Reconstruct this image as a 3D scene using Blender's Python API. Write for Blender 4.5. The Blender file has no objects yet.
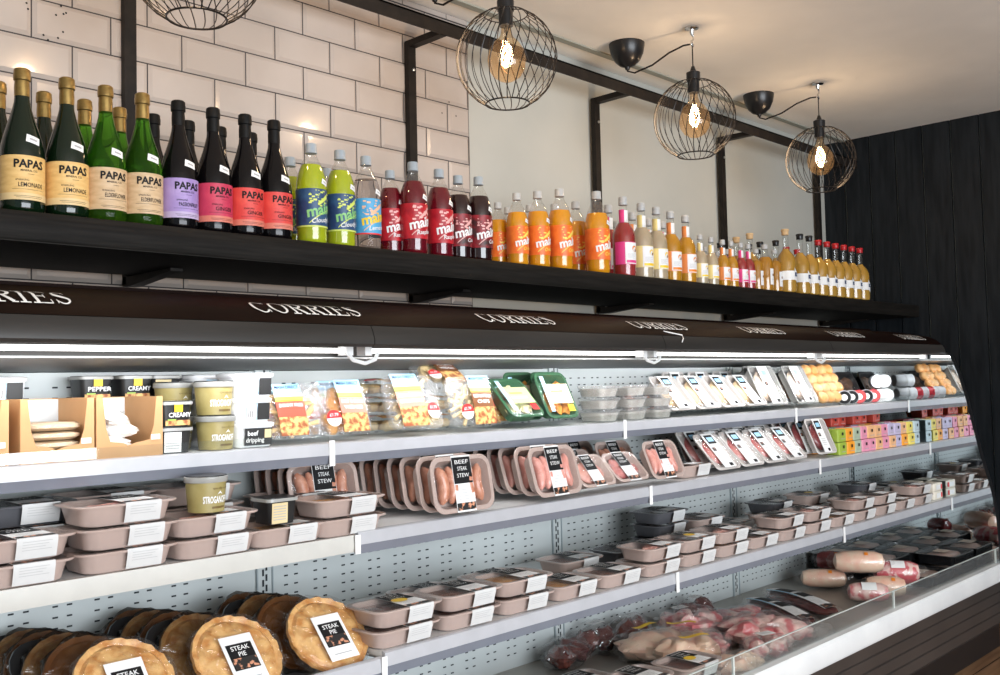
import bpy, math, random
from mathutils import Vector, Matrix, noise
random.seed(7)
PI = math.pi
SC = bpy.context.scene
COL = SC.collection

# ------------------------------------------------------------------ camera, world, light, exposure
Z0, YAW, PITCH, ROLL, FPX = 1.17, 0.77176, 0.046886, -0.022504, 974.32
fw = Vector((math.cos(PITCH)*math.cos(YAW), math.cos(PITCH)*math.sin(YAW), math.sin(PITCH)))
rt0 = fw.cross(Vector((0, 0, 1))).normalized(); up0 = rt0.cross(fw)
rt = math.cos(ROLL)*rt0 + math.sin(ROLL)*up0; up = -math.sin(ROLL)*rt0 + math.cos(ROLL)*up0
cd = bpy.data.cameras.new('camera'); cam = bpy.data.objects.new('camera', cd); COL.objects.link(cam)
cam.matrix_world = Matrix(((rt.x, up.x, -fw.x, 0), (rt.y, up.y, -fw.y, 0), (rt.z, up.z, -fw.z, Z0), (0, 0, 0, 1)))
cd.sensor_width = 36; cd.lens = 36*FPX/1000; cd.clip_start = 0.02
SC.camera = cam
SC.view_settings.view_transform = 'Standard'; SC.view_settings.look = 'None'
SC.view_settings.exposure = 0.0; SC.view_settings.gamma = 1; SC.view_settings.use_curve_mapping = False
try: SC.cycles.use_denoising = True
except Exception: pass
SC.cycles.max_bounces = 10; SC.cycles.transparent_max_bounces = 24; SC.cycles.caustics_reflective = False; SC.cycles.caustics_refractive = False
SC.cycles.sample_clamp_indirect = 4
W = bpy.data.worlds.new('world'); SC.world = W; W.use_nodes = True
W.node_tree.nodes['Background'].inputs[0].default_value = (0.80, 0.90, 1.0, 1)
W.node_tree.nodes['Background'].inputs[1].default_value = 0.42

def area(name, loc, rot, sx, sy, power, color):
    l = bpy.data.lights.new(name, 'AREA'); l.shape = 'RECTANGLE'; l.size = sx; l.size_y = sy; l.energy = power; l.color = color
    o = bpy.data.objects.new(name, l); COL.objects.link(o); o.location = loc; o.rotation_euler = rot; return o
area('shop_window_daylight', (0.9, -3.3, 1.15), (math.radians(88), 0, math.radians(-8)), 4.4, 2.1, 335, (0.88, 0.94, 1.0))

# a ray through the photograph meets the plane Y = const: gives the X where a thing stands on a shelf
def rayd(px, py): return fw + rt*((px-500)/FPX) - up*((py-337.5)/FPX)
def X_at(px, py, Y): d = rayd(px, py); return d.x/d.y*Y
def on_floor(px, py, z): d = rayd(px, py); t = (z-Z0)/d.z; return (t*d.x, t*d.y)

# ------------------------------------------------------------------ materials
MATS = {}
def mat(name, c, r=0.5, metal=0.0, trans=0.0, coat=0.0, c2=None, scale=20, bump=0.0, emis=0.0, stretch=None, lo=0.35, hi=0.65, spec=0.5, detail=4, ior=1.45):
    if name in MATS: return MATS[name]
    m = bpy.data.materials.new(name); m.use_nodes = True; nt = m.node_tree; b = nt.nodes['Principled BSDF']
    b.inputs['Base Color'].default_value = (*c, 1); b.inputs['Roughness'].default_value = r; b.inputs['Metallic'].default_value = metal
    b.inputs['Transmission Weight'].default_value = trans; b.inputs['Coat Weight'].default_value = coat; b.inputs['Coat Roughness'].default_value = 0.06
    b.inputs['Specular IOR Level'].default_value = spec; b.inputs['IOR'].default_value = ior
    if emis: b.inputs['Emission Color'].default_value = (*c, 1); b.inputs['Emission Strength'].default_value = emis
    tc = nt.nodes.new('ShaderNodeTexCoord'); mp = nt.nodes.new('ShaderNodeMapping'); nz = nt.nodes.new('ShaderNodeTexNoise')
    nt.links.new(tc.outputs['Object'], mp.inputs[0]); nt.links.new(mp.outputs[0], nz.inputs['Vector'])
    if stretch: mp.inputs['Scale'].default_value = stretch
    nz.inputs['Scale'].default_value = scale; nz.inputs['Detail'].default_value = detail
    if c2 is None: c2 = tuple(x*0.93 for x in c)
    rp = nt.nodes.new('ShaderNodeValToRGB'); e = rp.color_ramp.elements
    e[0].position = lo; e[1].position = hi; e[0].color = (*c2, 1); e[1].color = (*c, 1)
    nt.links.new(nz.outputs[0], rp.inputs[0]); nt.links.new(rp.outputs[0], b.inputs['Base Color'])
    if bump:
        bp = nt.nodes.new('ShaderNodeBump'); bp.inputs['Strength'].default_value = bump; bp.inputs['Distance'].default_value = 0.004
        nt.links.new(nz.outputs[0], bp.inputs['Height']); nt.links.new(bp.outputs[0], b.inputs['Normal'])
    MATS[name] = m; return m
def clear(name, tint=(1, 1, 1), haze=0.04, gloss=0.6, rough=0.08, white=(0.9, 0.9, 0.9), bump=0.0, bscale=40):
    """thin clear plastic or glass: light passes, a fresnel share is mirrored, a little is scattered"""
    if name in MATS: return MATS[name]
    m = bpy.data.materials.new(name); m.use_nodes = True; nt = m.node_tree; nt.nodes.clear(); N = nt.nodes.new
    out = N('ShaderNodeOutputMaterial'); tr = N('ShaderNodeBsdfTransparent'); gl = N('ShaderNodeBsdfGlossy'); df = N('ShaderNodeBsdfDiffuse')
    fr = N('ShaderNodeLayerWeight'); mx = N('ShaderNodeMixShader'); m2 = N('ShaderNodeMixShader'); mt = N('ShaderNodeMath')
    tr.inputs[0].default_value = (*tint, 1); gl.inputs['Roughness'].default_value = rough; df.inputs[0].default_value = (*white, 1)
    fr.inputs[0].default_value = 0.5; mt.operation = 'MULTIPLY'; mt.inputs[1].default_value = gloss
    pw = N('ShaderNodeMath'); pw.operation = 'POWER'; pw.inputs[1].default_value = 4.0; ad = N('ShaderNodeMath'); ad.operation = 'MULTIPLY_ADD'; ad.inputs[1].default_value = 0.42; ad.inputs[2].default_value = 0.07
    L = nt.links.new
    L(fr.outputs['Facing'], pw.inputs[0]); L(pw.outputs[0], ad.inputs[0]); L(ad.outputs[0], mt.inputs[0]); mx.inputs[0].default_value = haze; L(tr.outputs[0], mx.inputs[1]); L(df.outputs[0], mx.inputs[2])
    L(mt.outputs[0], m2.inputs[0]); L(mx.outputs[0], m2.inputs[1]); L(gl.outputs[0], m2.inputs[2]); L(m2.outputs[0], out.inputs[0])
    if bump:
        tc = N('ShaderNodeTexCoord'); nz = N('ShaderNodeTexNoise'); bp = N('ShaderNodeBump'); nz.inputs['Scale'].default_value = bscale
        nz.inputs['Distortion'].default_value = 1.2
        L(tc.outputs['Object'], nz.inputs['Vector']); L(nz.outputs[0], bp.inputs['Height']); bp.inputs['Strength'].default_value = bump; bp.inputs['Distance'].default_value = 0.01
        L(bp.outputs[0], gl.inputs['Normal']); L(bp.outputs[0], fr.inputs['Normal'])
    MATS[name] = m; return m
WHITE = mat('paper_white', (0.86, 0.86, 0.85), 0.5); INK = mat('ink_black', (0.012, 0.012, 0.013), 0.5, spec=0.2); GREYINK = mat('ink_grey', (0.42, 0.42, 0.43), 0.5)
BLACKP = mat('black_plastic', (0.012, 0.012, 0.013), 0.3); FILM = clear('clear_film', haze=0.012, gloss=0.7, rough=0.1, bump=0.5, bscale=28)
BAG = clear('clear_bag', haze=0.01, gloss=0.55, rough=0.12, bump=0.8, bscale=34); PET = clear('clear_bottle_plastic', tint=(0.95, 0.95, 0.93), haze=0.04, gloss=1.0, rough=0.05)
GLASS = clear('clear_glass', tint=(0.97, 0.98, 0.97), haze=0.0, gloss=1.0, rough=0.02)
TRAYP = mat('pinkish_tray_plastic', (0.50, 0.385, 0.34), 0.3, coat=0.3, trans=0.0)
RED = mat('print_red', (0.75, 0.03, 0.03), 0.4); YELLOW = mat('print_yellow', (0.95, 0.62, 0.03), 0.4); SKYB = mat('print_sky', (0.30, 0.58, 0.80), 0.4, c2=(0.5, 0.72, 0.86), scale=18)
GREENP = mat('print_green', (0.36, 0.52, 0.10), 0.4); BROWNP = mat('print_brown', (0.20, 0.07, 0.02), 0.4); ORANGEP = mat('print_orange', (0.85, 0.25, 0.02), 0.4)
NAVY = mat('print_navy', (0.02, 0.04, 0.13), 0.4); FOODPIC = mat('printed_food_picture', (0.85, 0.55, 0.20), 0.4, c2=(0.35, 0.10, 0.04), scale=90, lo=0.4, hi=0.6)
DARKPIC = mat('printed_dark_picture', (0.02, 0.02, 0.02), 0.4, c2=(0.65, 0.30, 0.18), scale=110, lo=0.38, hi=0.45)

# ------------------------------------------------------------------ mesh helpers
def rotz(p, a): c, s = math.cos(a), math.sin(a); return (p[0]*c-p[1]*s, p[0]*s+p[1]*c, p[2])
class MB:
    def __init__(s): s.v = []; s.f = []; s.m = []; s.mats = []
    def mi(s, m):
        if m not in s.mats: s.mats.append(m)
        return s.mats.index(m)
    def add(s, vs, fs, m):
        o = len(s.v); k = s.mi(m); s.v += [tuple(v) for v in vs]
        for f in fs: s.f.append(tuple(i+o for i in f)); s.m.append(k)
    def box(s, a, b, m):
        x0, y0, z0 = a; x1, y1, z1 = b
        s.add([(x0, y0, z0), (x1, y0, z0), (x1, y1, z0), (x0, y1, z0), (x0, y0, z1), (x1, y0, z1), (x1, y1, z1), (x0, y1, z1)],
              [(0, 3, 2, 1), (4, 5, 6, 7), (0, 1, 5, 4), (1, 2, 6, 5), (2, 3, 7, 6), (3, 0, 4, 7)], m)
    def loft(s, rings, m, cap0=True, cap1=True, closed=False):
        n = len(rings[0]); vs = [p for r in rings for p in r]; fs = []
        R = len(rings)
        for i in range(R if closed else R-1):
            for j in range(n):
                a, b = i*n+j, i*n+(j+1) % n; c, d = ((i+1) % R)*n+(j+1) % n, ((i+1) % R)*n+j
                fs.append((a, b, c, d))
        if not closed:
            if cap0: fs.append(tuple(range(n-1, -1, -1)))
            if cap1: fs.append(tuple((R-1)*n+j for j in range(n)))
        s.add(vs, fs, m)
    def lathe(s, prof, m, n=24, cap0=True, cap1=True, at=(0, 0, 0)):
        s.loft([[(at[0]+r*math.cos(2*PI*j/n), at[1]+r*math.sin(2*PI*j/n), at[2]+z) for j in range(n)] for r, z in prof], m, cap0, cap1)
    def tube(s, pts, r, m, n=6, closed=False):
        P = [Vector(p) for p in pts]; rings = []; N = len(P); pn = None
        for i, p in enumerate(P):
            t = (P[(i+1) % N]-P[i-1]) if closed else (P[min(i+1, N-1)]-P[max(i-1, 0)])
            t.normalize()
            if pn is None:
                a = Vector((0, 0, 1)) if abs(t.z) < 0.9 else Vector((1, 0, 0)); u = t.cross(a).normalized()
            else: u = (pn - t*pn.dot(t)).normalized()
            pn = u; w = t.cross(u); rr = r[i] if isinstance(r, (list, tuple)) else r
            rings.append([tuple(p+u*(rr*math.cos(2*PI*j/n))+w*(rr*math.sin(2*PI*j/n))) for j in range(n)])
        s.loft(rings, m, closed=closed)
    def prism(s, poly, x0, x1, m, m_end=None):
        """poly in (y, z), swept along X"""
        n = len(poly); vs = [(x0, y, z) for y, z in poly]+[(x1, y, z) for y, z in poly]
        s.add(vs, [(i, (i+1) % n, n+(i+1) % n, n+i) for i in range(n)], m)
        s.add(vs, [tuple(range(n-1, -1, -1)), tuple(range(n, 2*n))], m_end or m)
    def blob(s, c, rad, m, amp=0.12, fr=1.6, seed=0, nu=20, nv=12, rz=0, flat=None, bumpy=0.0):
        rings = []
        for i in range(1, nv):
            th = PI*i/nv; ring = []
            for j in range(nu):
                ph = 2*PI*j/nu; d = Vector((math.sin(th)*math.cos(ph), math.sin(th)*math.sin(ph), -math.cos(th)))
                k = 1+amp*noise.noise(d*fr+Vector((seed*3.1, seed*1.7, 0)))*2+bumpy*noise.noise(d*fr*4+Vector((seed, 0, 5)))
                p = rotz((d.x*rad[0]*k, d.y*rad[1]*k, d.z*rad[2]*k), rz); z = p[2]
                if flat is not None: z = max(z, flat)
                ring.append((c[0]+p[0], c[1]+p[1], c[2]+z))
            rings.append(ring)
        s.loft(rings, m)
    def grid(s, fn, u0, u1, v0, v1, m, off=0.0, nu=1, nv=1):
        vs = [fn(u0+(u1-u0)*i/nu, v0+(v1-v0)*j/nv, off) for j in range(nv+1) for i in range(nu+1)]
        s.add(vs, [(j*(nu+1)+i, j*(nu+1)+i+1, (j+1)*(nu+1)+i+1, (j+1)*(nu+1)+i) for j in range(nv) for i in range(nu)], m)
    def text(s, fn, txt, size, u, v, m, off=0.0006, bold=0.0, shear=0.0, ang=0.0, width=None):
        vs, fs, w = text_mesh(txt, bold); k = size; kx = (width/w) if width else size; ca, sa = math.cos(ang), math.sin(ang); out = []
        for x, y in vs:
            X = x*kx+shear*y*k; Y = y*k; out.append(fn(u+X*ca-Y*sa, v+X*sa+Y*ca, off))
        s.add(out, fs, m)
    def build(s, name, parent=None, angle=38, smooth=True):
        me = bpy.data.meshes.new(name); me.from_pydata(s.v, [], s.f)
        for m in s.mats: me.materials.append(m)
        me.polygons.foreach_set('material_index', s.m)
        if smooth:
            me.polygons.foreach_set('use_smooth', [True]*len(s.f)); me.set_sharp_from_angle(angle=math.radians(angle))
        me.update(); o = bpy.data.objects.new(name, me); COL.objects.link(o)
        if parent: o.parent = parent
        return o
_T = {}
def text_mesh(txt, bold=0.0):
    key = (txt, bold)
    if key not in _T:
        cu = bpy.data.curves.new('lettering', 'FONT'); cu.body = txt; cu.size = 1.0; cu.align_x = 'CENTER'; cu.align_y = 'CENTER'; cu.resolution_u = 2; cu.offset = bold
        o = bpy.data.objects.new('lettering', cu); me = bpy.data.meshes.new_from_object(o)
        vs = [(v.co.x, v.co.y) for v in me.vertices]; fs = [tuple(p.vertices) for p in me.polygons]
        if not vs: vs, fs = [(0, 0), (1e-4, 0), (0, 1e-4)], [(0, 1, 2)]
        w = max(v[0] for v in vs)-min(v[0] for v in vs)
        bpy.data.objects.remove(o); bpy.data.curves.remove(cu); bpy.data.meshes.remove(me)
        _T[key] = (vs, fs, max(w, 1e-4))
    return _T[key]
def flat_map(O, U, V):
    O, U, V = Vector(O), Vector(U).normalized(), Vector(V).normalized(); N = U.cross(V)
    return lambda u, v, off=0: tuple(O+U*u+V*v+N*off)
def interp(prof, z):
    for (r0, z0), (r1, z1) in zip(prof, prof[1:]):
        if z0 <= z <= z1 and z1 > z0: return r0+(r1-r0)*(z-z0)/(z1-z0)
    return prof[-1][0]
def lathe_map(prof, yaw=0.0, R=None):
    """u: arc length, v: height; front is -Y"""
    def fn(u, v, off=0):
        r = interp(prof, v); a = u/(R or max(r, 0.01))+yaw; r += off
        return (r*math.sin(a), -r*math.cos(a), v)
    return fn
def rrect(w, d, r, z, n=4, cx=0, cy=0):
    pts = []
    for (sx, sy, a0) in ((1, -1, -PI/2), (1, 1, 0), (-1, 1, PI/2), (-1, -1, PI)):
        for i in range(n+1):
            a = a0+PI/2*i/n; pts.append((cx+sx*(w/2-r)+r*math.cos(a), cy+sy*(d/2-r)+r*math.sin(a), z))
    return pts
def empty(name, loc=(0, 0, 0), rot=(0, 0, 0)):
    o = bpy.data.objects.new(name, None); o.empty_display_size = 0.02; COL.objects.link(o); o.location = loc; o.rotation_euler = rot; return o
def tag(o, label=None, cat=None, group=None, kind=None):
    for k, v in (('label', label), ('category', cat), ('group', group), ('kind', kind)):
        if v: o[k] = v
    return o
KIDS = {}
def kids(o):
    return [c for c in o.children]
def dup(o, parent=None):
    c = o.copy(); COL.objects.link(c)
    if parent is not None: c.parent = parent
    for ch in kids(o): dup(ch, c)
    return c
class Kind:
    """first place() moves the original, later ones copy it with all its parts"""
    def __init__(s, root, cat, group=None): s.root = root; s.cat = cat; s.group = group; s.used = False
    def place(s, loc, rot=(0, 0, 0), label=None, scale=None, group=None):
        o = s.root if not s.used else dup(s.root); s.used = True
        o.location = loc; o.rotation_euler = rot
        if scale: o.scale = scale if isinstance(scale, tuple) else (scale,)*3
        tag(o, label, s.cat, group or s.group); return o
ORD = ['first', 'second', 'third', 'fourth', 'fifth', 'sixth', 'seventh', 'eighth', 'ninth', 'tenth', 'eleventh', 'twelfth', 'thirteenth', 'fourteenth', 'fifteenth', 'sixteenth', 'seventeenth', 'eighteenth', 'nineteenth', 'twentieth']

# ------------------------------------------------------------------ room
XL, XR, YB, YF, ZC = -1.6, 5.25, 2.5, -3.6, 2.484
def struct(name, mb, parent=None, **k):
    o = mb.build(name, parent, **k); o['kind'] = 'structure'; return o
m = MB(); wood = mat('floor_boards', (0.34, 0.19, 0.10), 0.4, c2=(0.20, 0.10, 0.05), scale=6, stretch=(0.6, 8, 1), bump=0.1)
m.box((XL-.1, YF, -.05), (XR+.1, YB+.1, 0), wood)
for k in range(40):
    y = YF+.02+k*.155
    if y < YB: m.box((XL, y, 0), (XR, y+.003, .0006), INK)
struct('floor', m)
m = MB(); ceilm = mat('ceiling_paint', (0.90, 0.87, 0.81), 0.8, scale=3); m.box((XL-.1, YF, ZC), (XR+.1, YB+.1, ZC+.05), ceilm); struct('ceiling', m)
m = MB(); m.box((XL, 2.365, ZC-.006), (XR, 2.395, ZC), mat('grey_green_trim', (0.30, 0.31, 0.27), 0.6)); struct('trim_1', m)
# back wall: painted plaster right of x=2.43, bevelled metro tiles left of it
m = MB(); plaster = mat('grey_wall_paint', (0.47, 0.465, 0.42), 0.85, c2=(0.43, 0.43, 0.39), scale=2.5, bump=0.03)
m.box((XL, YB, 0), (XR, YB+.1, ZC), plaster)
tile = mat('cream_metro_tile', (0.50, 0.435, 0.39), 0.22, c2=(0.43, 0.37, 0.325), scale=3.5, coat=0.4); grout = mat('dark_grout', (0.05, 0.045, 0.045), 0.9)
TX = 2.425; ty = YB-.008
m.box((XL, ty, 1.2), (TX, YB, ZC), grout)
pitch, rowh, g, bv = 0.2015, 0.1013, 0.0018, 0.010
for k in range(-9, 5):
    z0 = 2.058+k*rowh; z1 = min(z0+rowh, ZC)
    off = 1.313-pitch*20+(pitch/2 if k % 2 else 0)
    for i in range(0, 60):
        x0 = off+i*pitch; x1 = min(x0+pitch, TX)
        if x0 >= TX or x1 < 0.2: continue
        a0, a1, c0, c1 = x0+g, x1-g, z0+g, z1-g; yy = ty-.006
        if a1-a0 < 2.5*bv or c1-c0 < 2.5*bv: m.box((a0, ty-.003, c0), (a1, ty, c1), tile); continue
        vs = [(a0, ty, c0), (a1, ty, c0), (a1, ty, c1), (a0, ty, c1), (a0+bv, yy, c0+bv), (a1-bv, yy, c0+bv), (a1-bv, yy, c1-bv), (a0+bv, yy, c1-bv)]
        m.add(vs, [(4, 5, 6, 7), (0, 1, 5, 4), (1, 2, 6, 5), (2, 3, 7, 6), (3, 0, 4, 7)], tile)
for (px, py) in ((26.5, 3), (28, 9), (61, 6), (56, 15), (66, 13), (43.5, 35), (48, 40), (58, 38), (63, 32), (63.5, 14), (449, 102), (442, 113), (456, 116)):
    d = rayd(px, py); t = (ty-.0065)/d.y; x, z = d.x*t, Z0+d.z*t; s_ = .0028
    m.add([(x+s_*math.cos(a*PI/4), ty-.0068, z+s_*math.sin(a*PI/4)) for a in range(8)], [tuple(range(8))], INK)
struct('wall_back', m, smooth=False)
# right wall: dark charred boards; light caught on bevels is painted into the joints
m = MB(); board = mat('charcoal_boards', (0.016, 0.019, 0.022), 0.5, c2=(0.008, 0.010, 0.012), scale=7, stretch=(1, 6, 0.7), bump=0.25, detail=8, spec=0.15)
joint = mat('board_joint_painted_glint', (0.13, 0.18, 0.20), 0.45)
m.box((XR, YF, 0), (XR+.1, YB+.1, ZC), joint)
y = 2.375
while y > YF:
    y0 = max(y-.143, YF); m.box((XR-.012, y0+.0036, 0), (XR, y-.0036, ZC), board); y -= .143
m.box((XR-.012, 2.38, 0), (XR, YB, ZC), board)
struct('wall_right', m)
m = MB(); m.box((XL-.1, 0.4, 0), (XL, YB+.1, ZC), plaster); struct('wall_left', m)

# ------------------------------------------------------------------ black steel frame
steel = mat('black_steel', (0.012, 0.010, 0.009), 0.5, c2=(0.02, 0.016, 0.013), scale=25, bump=0.05, spec=0.2); bolt = mat('bolt_steel', (0.5, 0.5, 0.5), 0.3, metal=1)
fr = empty('steel_shelf_frame', (0.7, 2.3, 1.45))
tag(fr, 'black steel wall frame of posts and a high rail carrying the bottle shelf', 'frame')
def fpart(mb, name): o = mb.build(name, fr); o.matrix_parent_inverse = Matrix.Translation(-fr.location); return o
m = MB(); m.box((XL+.01, 2.30, 2.312), (XR-.014, 2.306, 2.358), steel); m.box((XL+.01, 2.30, 2.352), (XR-.014, 2.335, 2.358), steel); m.box((XL+.01,2.335,2.34),(XR-.014,2.34,2.358),steel); fpart(m, 'rail')
for x in (0.24, 1.152, 2.135, 3.135, 4.105, 5.10):
    m = MB(); m.box((x-.016, 2.462, 1.45), (x+.016, 2.484, 2.33), steel); fpart(m, 'post')
    m = MB(); m.box((x-.014, 2.302, 2.312), (x+.016, 2.484, 2.334), steel); fpart(m, 'rail_bracket')
    m = MB(); m.prism([(2.48, 1.445), (2.44, 1.443), (2.22, 1.462), (2.22, 1.469), (2.48, 1.469)], x-.016, x+.016, steel); fpart(m, 'shelf_arm')
    m = MB(); m.lathe([(0.006, 0), (.006, .004), (.003, .006)], bolt, 8); o = fpart(m, 'bolt')
    o.matrix_parent_inverse = Matrix.Translation(Vector((x+.004, 2.462, 2.235))-fr.location) @ Matrix.Rotation(PI/2, 4, 'X')
m = MB(); wblk = mat('black_stained_wood', (0.007, 0.006, 0.005), 0.6, c2=(0.014, 0.012, 0.010), scale=9, stretch=(0.8, 14, 14), bump=0.3, detail=8, spec=0.15)
SZ = 1.531
m.box((XL+.01, 2.0, 1.47), (XR-.015, 2.43, SZ), wblk)
m.prism([(2.0, 1.472), (1.997, 1.476), (1.997, SZ-.004), (2.0, SZ)], XL+.01, XR-.015, wblk)
tag(m.build('wooden_shelf'), 'long thick black stained wooden shelf carrying the bottles', 'shelf')

# ------------------------------------------------------------------ pendant lamps and their ceiling roses
wire = mat('black_wire', (0.012, 0.010, 0.010), 0.35, metal=0.3); bulbglass = clear('amber_bulb_glass', tint=(0.93, 0.80, 0.64), haze=0.008, gloss=0.8, rough=0.02, white=(1, .7, .4))
fil = mat('glowing_filament', (1.0, 0.50, 0.17), 0.5, emis=16.0); chrome = mat('chrome_hook', (0.7, 0.7, 0.7), 0.15, metal=1)
LR, LZ = 0.150, 2.135
def make_lamp():
    r = empty('pendant_lamp')
    m = MB(); n = 29
    zt, zb = 0.135, -0.135
    for k in range(n):
        a = 2*PI*k/n; pts = []
        for i in range(15):
            z = zt+(zb-zt)*i/14; rr = LR*math.sqrt(max(0.02, 1-(z/LR)**2)); tw = a+0.20*math.sin((z/zt)*1.5)
            pts.append((rr*math.cos(tw), rr*math.sin(tw), z))
        m.tube(pts, .0015, wire, 4)
    for z, w in ((zt, .0017), (zb, .0026)):
        rr = LR*math.sqrt(1-(z/LR)**2); m.tube([(rr*math.cos(2*PI*j/36), rr*math.sin(2*PI*j/36), z) for j in range(36)], w, wire, 5, closed=True)
    for k in range(4):
        a = PI/2*k; rr = LR*math.sqrt(1-(zt/LR)**2); m.tube([(.02*math.cos(a), .02*math.sin(a), zt+.012), (rr*math.cos(a), rr*math.sin(a), zt)], .0016, wire, 4)
    m.build('wire_cage', r)
    m = MB(); m.lathe([(.021, .10), (.022, .145), (.025, .146), (.026, .176), (.012, .182), (.006, .20)], BLACKP, 20); m.build('bulb_socket', r)
    m = MB(); prof = [(.014, .102), (.015, .080), (.022, .064), (.038, .050), (.052, .027), (.058, -.002), (.054, -.030), (.040, -.053), (.019, -.066), (.002, -.069)]
    m.lathe(prof, bulbglass, 24, cap0=False); b = m.build('bulb', r)
    m = MB(); pts = []
    for i in range(60):
        t = i/59; pts.append((.012*math.sin(t*9)*(1-.3*t)+.004*math.cos(t*23), .010*math.cos(t*7), .055-t*.085))
    m.tube(pts, .0013, fil, 5); m.tube([(0, 0, .1), (0, 0, .055)], .002, wire, 5); m.build('filament', b)
    m = MB(); m.tube([(0, 0, .195), (0, 0, .292), ], .0025, wire, 6); m.build('cord', r)
    return r
lampk = Kind(make_lamp(), 'lamp', 'wire cage pendant lamps under the ceiling')
hook = empty('ceiling_hook'); m = MB(); m.lathe([(.026, 0), (.026, -.006), (.010, -.010), (.006, -.028)], chrome, 16, at=(0, 0, 0)); m.build('plate', hook)
m = MB(); m.tube([(.0, 0, -.026), (.008, 0, -.034), (.008, 0, -.045), (-.006, 0, -.054), (-.006, 0, -.066), (.004, 0, -.072), (.010, 0, -.064)], .0035, chrome, 6); m.build('hook', hook)
hookk = Kind(hook, 'hook', 'ceiling hooks of the pendant lamps')
rose = empty('ceiling_rose'); m = MB(); m.lathe([(.006, -.082), (.009, -.074), (.024, -.068), (.040, -.053), (.051, -.030), (.056, -.004), (.056, 0)], BLACKP, 24); m.build('cup', rose)
m = MB(); m.tube([(0, 0, -.070), (0, 0, -.086), (.01, -.02, -.094), (.02, -.08, -.082), (.024, -.14, -.058), (.027, -.19, -.048), (.028, -.212, -.050)], .0028, wire, 6); m.build('cord', rose)
rosek = Kind(rose, 'ceiling rose', 'black ceiling roses of the pendant lamps')
LN = ['cut off by the top of the photo at upper left', 'second from the left, biggest whole one in view', 'third from the left', 'furthest from view, beside the dark boarded wall']
for i, x in enumerate((1.075, 2.08, 3.09, 4.105)):
    lampk.place((x, 1.97, LZ), (0, 0, i*1.7), 'wire cage pendant lamp, '+LN[i])
    hookk.place((x, 1.97, ZC), (0, 0, 0), 'small chrome ceiling hook above the cage lamp, '+['first', 'second', 'third', 'fourth'][i]+' from the left')
    rosek.place((x-.035, 2.245, ZC), (0, 0, 0), scale=1.25, label= 'black cone shaped ceiling rose with cord to the '+['first', 'second', 'third', 'fourth'][i]+' cage lamp')
    l = bpy.data.lights.new('bulb_light', 'POINT'); l.energy = 4.2; l.color = (1.0, 0.80, 0.60); l.shadow_soft_size = 0.03
    lo = bpy.data.objects.new('bulb_light', l); COL.objects.link(lo); lo.location = (x, 1.97, LZ-.012)

# ------------------------------------------------------------------ refrigerated display case
X0C, XE = -0.84, 4.46
Y1, Y2, Y3 = 1.77, 1.683, 1.60
S1, S2, S3 = 1.047, 0.861, 0.622
DK = 0.318; S2L, S3L = 0.853, 0.613
YBK = 2.05
case = empty('refrigerated_display_case', (1.81, 1.8, 0)); tag(case, 'long black open multideck chiller cabinet with lit white shelves along the wall', 'chiller cabinet')
INV = Matrix.Translation(-case.location)
def cpart(mb, name, parent=None, label=None, **k):
    o = mb.build(name, parent or case, **k)
    if parent is None: o.matrix_parent_inverse = INV
    if label: o['label'] = label
    return o
whitep = mat('case_white_enamel', (0.84, 0.85, 0.84), 0.35, c2=(0.74, 0.75, 0.75), scale=5)
panelg = mat('case_back_grey', (0.56, 0.595, 0.59), 0.42, c2=(0.51, 0.545, 0.54), scale=4)
fascia = mat('case_dark_brown_fascia', (0.009, 0.0035, 0.0025), 0.5, c2=(0.006, 0.0025, 0.002), scale=3, spec=0.05)
lipm = mat('case_brushed_grey_lip', (0.034, 0.031, 0.028), 0.38, c2=(0.022, 0.020, 0.018), spec=0.35, scale=5, stretch=(0.5, 4, 4))
ticket = mat('ticket_rail_lavender', (0.47, 0.475, 0.50), 0.3, coat=0.4); ticketd = mat('ticket_rail_blue', (0.19, 0.205, 0.245), 0.3, coat=0.4); cream = mat('shelf_cream_lip', (0.56, 0.55, 0.51), 0.4)
slotm = mat('slot_dark', (0.02, 0.025, 0.03), 0.8); tubem = mat('fluorescent_tube', (1.0, 0.98, 0.95), 0.4, emis=5.0)
JX = [-.84, .22, 1.28, 2.34, 3.40, 4.46]
m = MB(); m.box((X0C, 2.10, 0.05), (XE+.04, 2.46, 1.37), BLACKP); cpart(m, 'rear_cabinet')
for a, b in zip(JX, JX[1:]):
    m = MB(); m.box((a+.02, YBK, DK-.03), (b-.02, YBK+.04, 1.212), panelg)
    dense = (a > 2.0)
    x = a+.062
    while x < b-.06:
        for dx in (0, .0287):
            z = .36
            while z < 1.20:
                w, h = .0056, .0018; xx = x+dx
                m.add([(xx-w, YBK-.0006, z-h), (xx+w, YBK-.0006, z-h), (xx+w, YBK-.0006, z+h), (xx-w, YBK-.0006, z+h)], [(0, 1, 2, 3)], slotm); z += .0222
        x += .0855 if not dense else .0700
    cpart(m, 'back_panel')
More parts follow.
